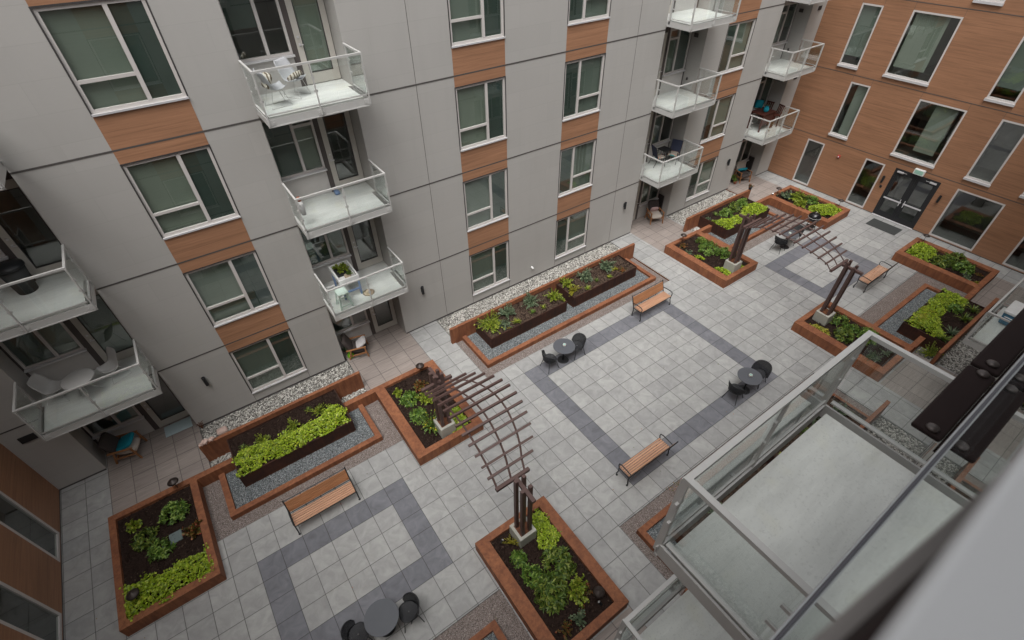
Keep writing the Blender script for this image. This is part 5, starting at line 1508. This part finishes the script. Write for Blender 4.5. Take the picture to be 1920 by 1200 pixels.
lounge_chair(24.66, 5.84, -1.92, 'grey timber armchair in the far corner patio', seat='beigefab', s2='brownfab', low=0.38)
cushion(24.70, 5.98, 0.58, 0.30, 'teal', 'teal lumbar cushion on the far corner patio armchair', -1.92, -52, w=0.60)
m = MB(); m.box(-5.66, -4.86, 5.84, 6.32, 0.004, 0.016); tag(m.build('doormat', M['aqua']), 'pale blue doormat on the lower left patio', 'doormat')
t = thing('metal_ornament', (-4.60, 5.52, 0), 'small rusty wire ornament standing by the wall corner of the lower left patio', 'ornament')
m = MB()
for k in range(7):
    a = k * 0.9; m.tube([(-4.60, 5.52, 0.0), (-4.60 + .07 * math.cos(a), 5.52 + .07 * math.sin(a), .16 + .03 * k), (-4.60 + .12 * math.cos(a + 1), 5.52 + .12 * math.sin(a + 1), .22 + .02 * k)], 0.008, 5)
m.build('wire', M['edging'], t)
# watering pot, small pots
t = thing('glazed_pot', (0.66, 5.72, 0), 'lime green glazed pot beside the teak sling chair', 'pot', 'pots')
m = MB(); m.lathe([(0.0, 0.0), (0.08, 0.0), (0.125, 0.07), (0.12, 0.16), (0.07, 0.21), (0.075, 0.235), (0.06, 0.235), (0.055, 0.2), (0.0, 0.19)], (0.66, 5.72, 0), 22); m.build('body', M['limepot'], t, True)
h = MB(); h.tube([(0.60, 5.72, .22), (0.62, 5.72, .30), (0.70, 5.72, .30), (0.72, 5.72, .22)], 0.012, 8); h.build('handle', M['limepot'], t, True)
shrub(0.52, 5.95, 0.20, 0.12, 0.18, 'small pale potted plant behind the lime green pot', 'greygreen', 16, 6, (0.06, 0.02), name='potted_plant')
t = thing('flower_pot', (22.66, 4.11, 0.752), 'small dark pot on the end of the farther steel wall', 'pot', 'pots')
m = MB(); m.lathe([(0.0, 0.0), (0.07, 0.0), (0.11, 0.20), (0.10, 0.20), (0.09, 0.17), (0.0, 0.17)], (22.66, 4.11, .752), 18); m.build('pot', M['black'], t, True)
shrub(22.66, 4.11, 0.90, 0.13, 0.16, 'small straw coloured plant in the dark pot on the farther steel wall', 'redleaf', 26, 6, (0.05, 0.02), name='potted_plant')
for k, (x, y, s, mt, lab) in enumerate([(23.98, 5.78, .11, 'terracotta', 'terracotta pot nearest the courtyard in the far corner patio'), (24.10, 6.05, .13, 'bronze', 'dark pot beside the armchair in the far corner patio'), (23.86, 6.15, .10, 'terracotta', 'smaller terracotta pot at the back of the far corner patio')]):
    t = thing('flower_pot', (x, y, 0), lab, 'pot', 'pots')
    m = MB(); m.lathe([(0.0, 0.0), (s * .65, 0.0), (s, s * 1.9), (s * .92, s * 1.9), (s * .85, s * 1.6), (0.0, s * 1.6)], (x, y, 0), 18); m.build('pot', M[mt], t, True)
    shrub(x, y, s * 1.7, s * 1.4, s * 1.5, 'leafy plant growing in the ' + lab, 'green', 20, 6, (0.06, 0.02), name='potted_plant')
for k, (x, y, z, s, lab) in enumerate([(-4.48, 4.11, .752, .075, 'large pinkish sea shell on the end of the left steel wall'), (-4.30, 4.12, .752, .06, 'smaller sea shell right of the large one on the left steel wall'), (-4.60, 4.10, .752, .045, 'smallest sea shell at the very end of the left steel wall')]):
    t = thing('sea_shell', (x, y, z), lab, 'shell', 'sea shells on the steel wall')
    m = MB(); pts = []; rs = []
    for i in range(26):
        a = i * 0.62; q = i / 25
        pts.append((x + s * (1 - q) * math.cos(a), y + s * (1 - q) * math.sin(a), z + s * .8 + s * 1.1 * q)); rs.append(max(.004, s * .78 * (1 - q)))
    m.tube(pts, rs, 8); m.build('whorl', M['shell'], t, True)
    m = MB()
    for a in range(6): m.bar((x, y, z + s * .9), (x + s * 1.7 * math.cos(a), y + s * 1.7 * math.sin(a), z + s * 1.0), .012, .012)
    m.build('spine', M['shell'], t)
m = MB(); m.rbox((-4.09, 5.0, 0.05), .34, .24, .20, .5, 6); tag(m.build('pink_rock', M['shell'], None, True), 'pinkish rock lying on the white stones at the left', 'rock')

# ------------------------------------------------------------------ things on the balconies
z1, z2, z3 = zf(1), zf(2), zf(3)
# raised planter table
t = thing('planter_table', (1.28, 5.58, z1), 'white raised planter table with pale blue legs on the first floor balcony', 'planter table')
x0, x1, y0, y1 = 0.94, 1.60, 5.08, 6.10
m = MB(); m.box(x0, x1, y0, y0 + .05, z1 + .62, z1 + .80); m.box(x0, x1, y1 - .05, y1, z1 + .62, z1 + .80); m.box(x0, x0 + .05, y0 + .05, y1 - .05, z1 + .62, z1 + .80); m.box(x1 - .05, x1, y0 + .05, y1 - .05, z1 + .62, z1 + .80); m.box(x0 + .05, x1 - .05, y0 + .05, y1 - .05, z1 + .62, z1 + .66)
m.build('tray', M['whitepaint'], t)
m = MB()
for a in (x0 + .05, x1 - .05):
    for b in (y0 + .05, y1 - .05): m.box(a - .03, a + .03, b - .03, b + .03, z1, z1 + .62)
m.box(x0 + .08, x1 - .08, y0 + .03, y0 + .07, z1 + .22, z1 + .28); m.box(x0 + .08, x1 - .08, y1 - .07, y1 - .03, z1 + .22, z1 + .28)
m.build('leg_frame', M['bluepaint'], t)
t = thing('seed_tray', (1.25, 5.72, z1 + .665), 'black plastic seed tray standing in the white planter table', 'seed tray')
m = MB(); m.box(1.04, 1.46, 5.48, 5.98, z1 + .662, z1 + .74); m.build('tray', M['black'], t)
for k, (x, y) in enumerate(((1.14, 5.85), (1.30, 5.75), (1.18, 5.62), (1.38, 5.58), (1.36, 5.88))):
    shrub(x, y, z1 + .74, .10, .14, 'young green seedling in the black seed tray, ' + ['rear left', 'centre', 'front left', 'front right', 'rear right'][k], 'yelgreen', 16, 6, (0.055, 0.024), name='seedling', group='seedlings in the seed tray')
t = thing('clay_pot', (1.30, 5.30, z1 + .665), 'tan clay pot with a small plant in the white planter table', 'pot', 'pots')
m = MB(); m.lathe([(0, 0), (.09, 0), (.115, .12), (.10, .12), (.09, .1), (0, .1)], (1.30, 5.30, z1 + .662), 18); m.build('pot', M['straw'], t, True)
shrub(1.36, 5.30, z1 + .77, .11, .12, 'small green plant in the tan clay pot on the planter table', 'green', 18, 6, (0.05, 0.022), name='seedling')
def stool(x, y, z, label):
    t = thing('stool', (x, y, z), label, 'stool')
    m = MB(); m.box(x - .17, x + .17, y - .22, y + .22, z + .58, z + .625); m.build('seat', M['mint'], t, bevel=.008)
    for a in (-1, 1):
        for b in (-1, 1):
            m = MB(); m.bar((x + a * .20, y + b * .22, z), (x + a * .13, y + b * .17, z + .58), .038, .038); m.build('leg', M['mint'], t)
    m = MB()
    for b in (-1, 1): m.bar((x - .17, y + b * .205, z + .16), (x + .17, y + b * .205, z + .16), .025, .03)
    for a in (-1, 1): m.bar((x + a * .17, y - .2, z + .26), (x + a * .17, y + .2, z + .26), .025, .03)
    m.build('stretcher', M['mint'], t)
stool(0.86, 4.84, z1, 'pale mint stool on the first floor balcony beside the planter table')
t = thing('folding_rack', (0.66, 5.72, z1), 'small white folding rack left of the planter table', 'rack')
m = MB()
for x in (0.56, 0.80): m.bar((x, 6.05, z1), (x, 5.35, z1 + .55), .03, .03)
for q in (.3, .8): m.bar((.56, 6.05 - .7 * q, z1 + .55 * q), (.80, 6.05 - .7 * q, z1 + .55 * q), .03, .03)
m.build('frame', M['whitepaint'], t)
t = thing('straw_hat', (1.62, 5.30, z1), 'straw hat lying on the first floor balcony beside the planter table', 'hat')
m = MB(); m.lathe([(.20, .012), (.13, .018), (.105, .03), (.095, .09), (.05, .12), (0, .125)], (1.75, 5.02, z1), 22); m.build('hat', M['straw'], t, True)

def wire_chair(x, y, z, rz, label, mat='palegrey'):
    """shell chair on bent wire sled legs, faces +x"""
    t = thing('shell_chair', (0, 0, 0), label, 'chair', 'white shell chairs')
    s = MB(); vs = []; fs = []; ni, nj = 12, 10
    for i in range(ni + 1):
        q = i / ni
        if q < .45: px, pz = 0.24 - q / .45 * .40, .43 - .05 * math.sin(q / .45 * 3.14)
        else:
            k = (q - .45) / .55; px, pz = -0.16 - .16 * k, .43 + .42 * k ** .85
        w = .25 * (1 - .25 * max(0, (q - .75) / .25) ** 2) * (.82 + .18 * min(1, q / .2))
        for j in range(nj + 1):
            v = j / nj * 2 - 1
            vs.append((px + .05 * v * v * (q > .4), v * w, pz + .06 * v * v * (1 - q * .6)))
        if i:
            for j in range(nj): fs.append(((i - 1) * (nj + 1) + j, (i - 1) * (nj + 1) + j + 1, i * (nj + 1) + j + 1, i * (nj + 1) + j))
    s.add(vs, fs); o = s.build('shell', M[mat], t, True); sm = o.modifiers.new('thickness', 'SOLIDIFY'); sm.thickness = .012
    for sy in (-.2, .2):
        l = MB(); l.tube([(.10, sy * .8, .41), (.24, sy, .01), (-.28, sy, .01), (-.12, sy * .8, .42)], .008, 6); l.build('leg', M['rail'], t)
    t.location = (x, y, z); t.rotation_euler = (0, 0, rz)
    return t
wire_chair(0.90, 5.30, z3, 0.15, 'white shell chair at the left rail of the third floor balcony')
wire_chair(1.50, 5.72, z3, -0.95, 'white shell chair against the panel on the third floor balcony')
cushion(0.78, 5.30, z3 + .60, .36, 'zebrafab', 'zebra striped cushion on the left shell chair', .15, -65)
cushion(1.52, 5.62, z3 + .50, .34, 'zebrafab', 'zebra striped cushion on the right shell chair', -.95, -30)
# second floor, same column
t = thing('shopping_bag', (0.60, 4.92, z2), 'white bag with orange top hanging inside the second floor balcony railing', 'bag')
m = MB(); m.rbox((0.55, 4.95, z2 + .55), .14, .30, .42, .3); m.build('bag', M['whitefab'], t, True)
m = MB(); m.rbox((0.55, 4.95, z2 + .80), .10, .16, .12, .3); m.build('contents', M['terracotta'], t, True)
m = MB(); m.rbox((1.90, 6.18, z2 + .06), .16, .22, .12, .4); tag(m.build('blue_sandal', M['bluepaint'], None, True), 'small blue shoe by the second floor balcony door', 'shoe')
# lower left balconies
t = thing('side_table', (-6.20, 5.34, z1), 'oval pale table on the lower left first floor balcony', 'table')
m = MB(); m.lathe([(0, .66), (.36, .66), (.385, .68), (.36, .695), (0, .70)], (-6.20, 5.34, z1), 32); m.build('top', M['rail'], t, True)
m = MB()
for k in range(3):
    a = k * 2.09 + .5; m.tube([(-6.2, 5.34, z1 + .66), (-6.2 + .10 * math.cos(a), 5.34 + .10 * math.sin(a), z1 + .35), (-6.2 + .3 * math.cos(a), 5.34 + .3 * math.sin(a), z1)], .014, 6)
m.build('leg', M['rail'], t)
wire_chair(-6.86, 5.72, z1, -0.35, 'pale shell chair at the left of the oval balcony table', 'rail')
wire_chair(-5.55, 5.70, z1, 3.6, 'pale shell chair at the right of the oval balcony table', 'rail')
t = thing('storage_bin', (-5.92, 6.02, z2), 'black bin with a lid on the lower left second floor balcony', 'bin')
m = MB(); m.lathe([(0, 0), (.20, 0), (.27, .66), (0, .66)], (-5.92, 6.02, z2), 24); m.build('body', M['rubber'], t, True)
m = MB(); m.lathe([(.275, .66), (.30, .67), (.29, .73), (.15, .80), (0, .81)], (-5.92, 6.02, z2), 24); m.build('lid', M['black'], t, True)
# first floor balcony with navy chairs
def sling_chair(x, y, z, rz, label):
    t = thing('sling_chair', (0, 0, 0), label, 'chair', 'navy sling chairs')
    for sy in (-.25, .25):
        f = MB(); f.tube([(.26, sy, 0), (.25, sy, .60), (-.20, sy, .63)], .012, 6); f.tube([(-.32, sy, 0), (-.15, sy, .40), (-.34, sy, .98)], .012, 6); f.tube([(.25, sy, .40), (-.16, sy, .39)], .011, 6); f.build('side_frame', M['black'], t)
    m = MB(); m.bar((-.17, 0, .42), (-.34, 0, .97), .47, .012, (1, 0, .3)); m.build('backrest', M['navyfab'], t)
    m = MB(); m.rbox((.04, 0, .43), .46, .46, .10, .15); m.build('seat_cushion', M['stripefab'], t, True)
    t.location = (x, y, z); t.rotation_euler = (0, 0, rz); return t
sling_chair(16.80, 5.92, z1, -0.35, 'navy sling chair at the left of the small dark balcony table')
sling_chair(17.62, 5.72, z1, 3.55, 'navy sling chair at the right of the small dark balcony table')
t = thing('side_table', (17.20, 5.95, z1), 'small dark square table between the navy sling chairs', 'table')
m = MB(); m.box(16.96, 17.44, 5.71, 6.19, z1 + .66, z1 + .69); m.build('top', M['black'], t)
for a in (-.2, .2):
    for b in (-.2, .2):
        m = MB(); m.tube([(17.2 + a, 5.95 + b, z1), (17.2 + a, 5.95 + b, z1 + .66)], .014, 6); m.build('leg', M['black'], t)
# far corner balcony: dark timber bar set with teal things
t = thing('bar_table', (24.55, 5.75, z1), 'dark red timber bar table on the far corner first floor balcony', 'table')
m = MB(); m.box(24.0, 25.10, 5.35, 6.15, z1 + .86, z1 + .90); m.build('top', M['darkwood'], t)
m = MB()
for a in (24.06, 25.04):
    for b in (5.41, 6.09): m.box(a - .035, a + .035, b - .035, b + .035, z1, z1 + .86)
m.box(24.1, 25.0, 5.40, 5.43, z1 + .3, z1 + .8); m.build('leg_frame', M['darkwood'], t)
for k, (x, y, rz, lab) in enumerate(((25.35, 5.50, 2.9, 'dark timber bar chair nearest the railing in the far corner'), (25.35, 6.05, 3.3, 'dark timber bar chair nearest the wall in the far corner'))):
    t = thing('bar_chair', (0, 0, 0), lab, 'chair', 'dark timber bar chairs')
    m = MB(); m.box(-.2, .2, -.2, .2, .60, .64); m.build('seat', M['darkwood'], t)
    m = MB()
    for q in (-.15, -.05, .05, .15): m.bar((-.2, q, .64), (-.28, q, 1.05), .05, .02, (1, 0, 0))
    m.bar((-.285, -.2, 1.06), (-.285, .2, 1.06), .03, .06); m.build('backrest', M['darkwood'], t)
    for a in (-.17, .17):
        for b in (-.17, .17):
            m = MB(); m.box(a - .02, a + .02, b - .02, b + .02, 0, .60); m.build('leg', M['darkwood'], t)
    t.location = (x, y, z1); t.rotation_euler = (0, 0, rz)
t = thing('glazed_pot', (24.50, 5.62, z1 + .90), 'teal glazed jar standing on the dark timber bar table', 'pot', 'pots')
m = MB(); m.lathe([(0, 0), (.08, 0), (.14, .1), (.13, .2), (.08, .26), (.09, .29), (.07, .29), (0, .25)], (24.50, 5.62, z1 + .902), 20); m.build('body', M['teal'], t, True)
t = thing('teal_chair', (24.85, 6.2, z1 + .9), 'teal folded seat pad leaning behind the dark timber bar table', 'seat pad')
m = MB(); m.rbox((24.75, 6.22, z1 + 1.10), .10, .40, .42, .2, rot=Matrix.Rotation(.5, 3, 'Z')); m.build('pad', M['teal'], t, True)
shrub(25.0, 5.95, z1 + .92, .16, .16, 'white and green potted plant on the dark timber bar table', 'greygreen', 26, 6, (0.06, 0.02), name='potted_plant')
t = thing('trellis_vine', (25.72, 4.9, z1), 'thin red leaved vine strung along the far corner balcony railing', 'vine')
n = 420; B = np.stack([np.where(RNG.random(n) < .45, 25.72, RNG.uniform(23.25, 23.75, n)), RNG.uniform(4.60, 5.6, n), z1 + .95 - np.abs(RNG.normal(0, .32, n)).clip(0, .85)], 1)
B[:, 1] = np.where(B[:, 0] < 25, 4.60 + RNG.uniform(0, .05, n), B[:, 1])
V, F = leaf_quads(B, rand_dirs(n, -.5), rand_dirs(n, 0), RNG.uniform(.03, .07, n), RNG.uniform(.012, .03, n)); np_mesh('leaf', V, F, M['redleaf'], t)
# cooler on the opposite first floor balcony
cx, cy = 17.25, MY(4.98)
t = thing('cooler_box', (cx, cy, z1), 'blue cooler box with a white lid on the right hand balcony', 'cooler')
m = MB(); m.add([(cx - .36, cy - .2, z1 + .02), (cx + .36, cy - .2, z1 + .02), (cx + .36, cy + .2, z1 + .02), (cx - .36, cy + .2, z1 + .02), (cx - .40, cy - .24, z1 + .40), (cx + .40, cy - .24, z1 + .40), (cx + .40, cy + .24, z1 + .40), (cx - .40, cy + .24, z1 + .40)], [(0, 3, 2, 1), (4, 5, 6, 7), (0, 1, 5, 4), (1, 2, 6, 5), (2, 3, 7, 6), (3, 0, 4, 7)]); m.build('body', M['coolerblue'], t, bevel=.03)
m = MB(); m.box(cx - .42, cx + .42, cy - .26, cy + .26, z1 + .402, z1 + .50); m.build('lid', M['whitepaint'], t, bevel=.035)
m = MB(); m.tube([(cx - .41, cy - .15, z1 + .30), (cx - .46, cy - .15, z1 + .33), (cx - .46, cy + .15, z1 + .33), (cx - .41, cy + .15, z1 + .30)], .016, 6); m.build('handle', M['whitepaint'], t)

# ------------------------------------------------------------------ glass guard outside the camera's own window
t = thing('window_guard', (-1.0, -8.46, 12.5), 'clear glass window guard with grey rails in the blurred lower right foreground', 'glass guard')
m = MB(); m.box(-2.6, 1.4, -8.464, -8.456, 12.545, 13.345); m.build('glass_panel', M['guardglass'], t)
m = MB(); m.box(-2.6, 1.4, -8.482, -8.453, 12.505, 12.543); m.build('bottom_rail', M['guarddark'], t)
m = MB(); m.box(-2.6, 1.4, -8.452, -8.4485, 12.508, 12.540); m.build('drip_edge', M['guardtop'], t)  # thin pale strip painted as the highlight along the bottom rail's edge
m = MB(); m.box(-2.4, 0.6, -8.56, -8.4315, 13.405, 13.42); m.build('top_rail', M['guardtop'], t, bevel=.003)
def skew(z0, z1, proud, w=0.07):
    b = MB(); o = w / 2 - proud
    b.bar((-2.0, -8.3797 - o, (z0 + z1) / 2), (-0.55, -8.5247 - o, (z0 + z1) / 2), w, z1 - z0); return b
skew(13.355, 13.404, -0.004).build('gasket', M['brownplate'], t)  # dark strip painted as the shaded front face between cap and lip
skew(13.335, 13.3545, 0.002).build('lower_lip', M['guardrail'], t)
for x in (-2.5, -.9, 1.3):
    m = MB(); m.box(x - .02, x + .02, -8.737, -8.481, 12.515, 12.54); m.build('bracket', M['rail'], t)
t = thing('bracket_plate', (0.2, -8.41, 12.2), 'dark brown bolted steel plates jutting out beside the glass guard at right', 'steel plate')
for x0, x1 in ((0.00, 0.455), (0.475, 1.5)):
    m = MB(); r = 0.018
    m.box(x0, x1, -8.453, -8.362, 12.18, 12.20); o = m.build('plate', M['brownplate'], t, bevel=.008)
    for q in ((x0 + .025, x0 + .43) if x0 < .2 else (x0 + .04, x0 + .48)): b = MB(); b.lathe([(.020, .2001), (.020, .208), (.014, .213), (0, .2135)], (q, -8.414, 12.0), 16); b.build('bolt', M['bolt'], o, True)
m = MB(); m.box(-0.01, 1.5, -8.737, -8.455, 12.15, 12.178); m.build('bracket', M['brownplate'], t)
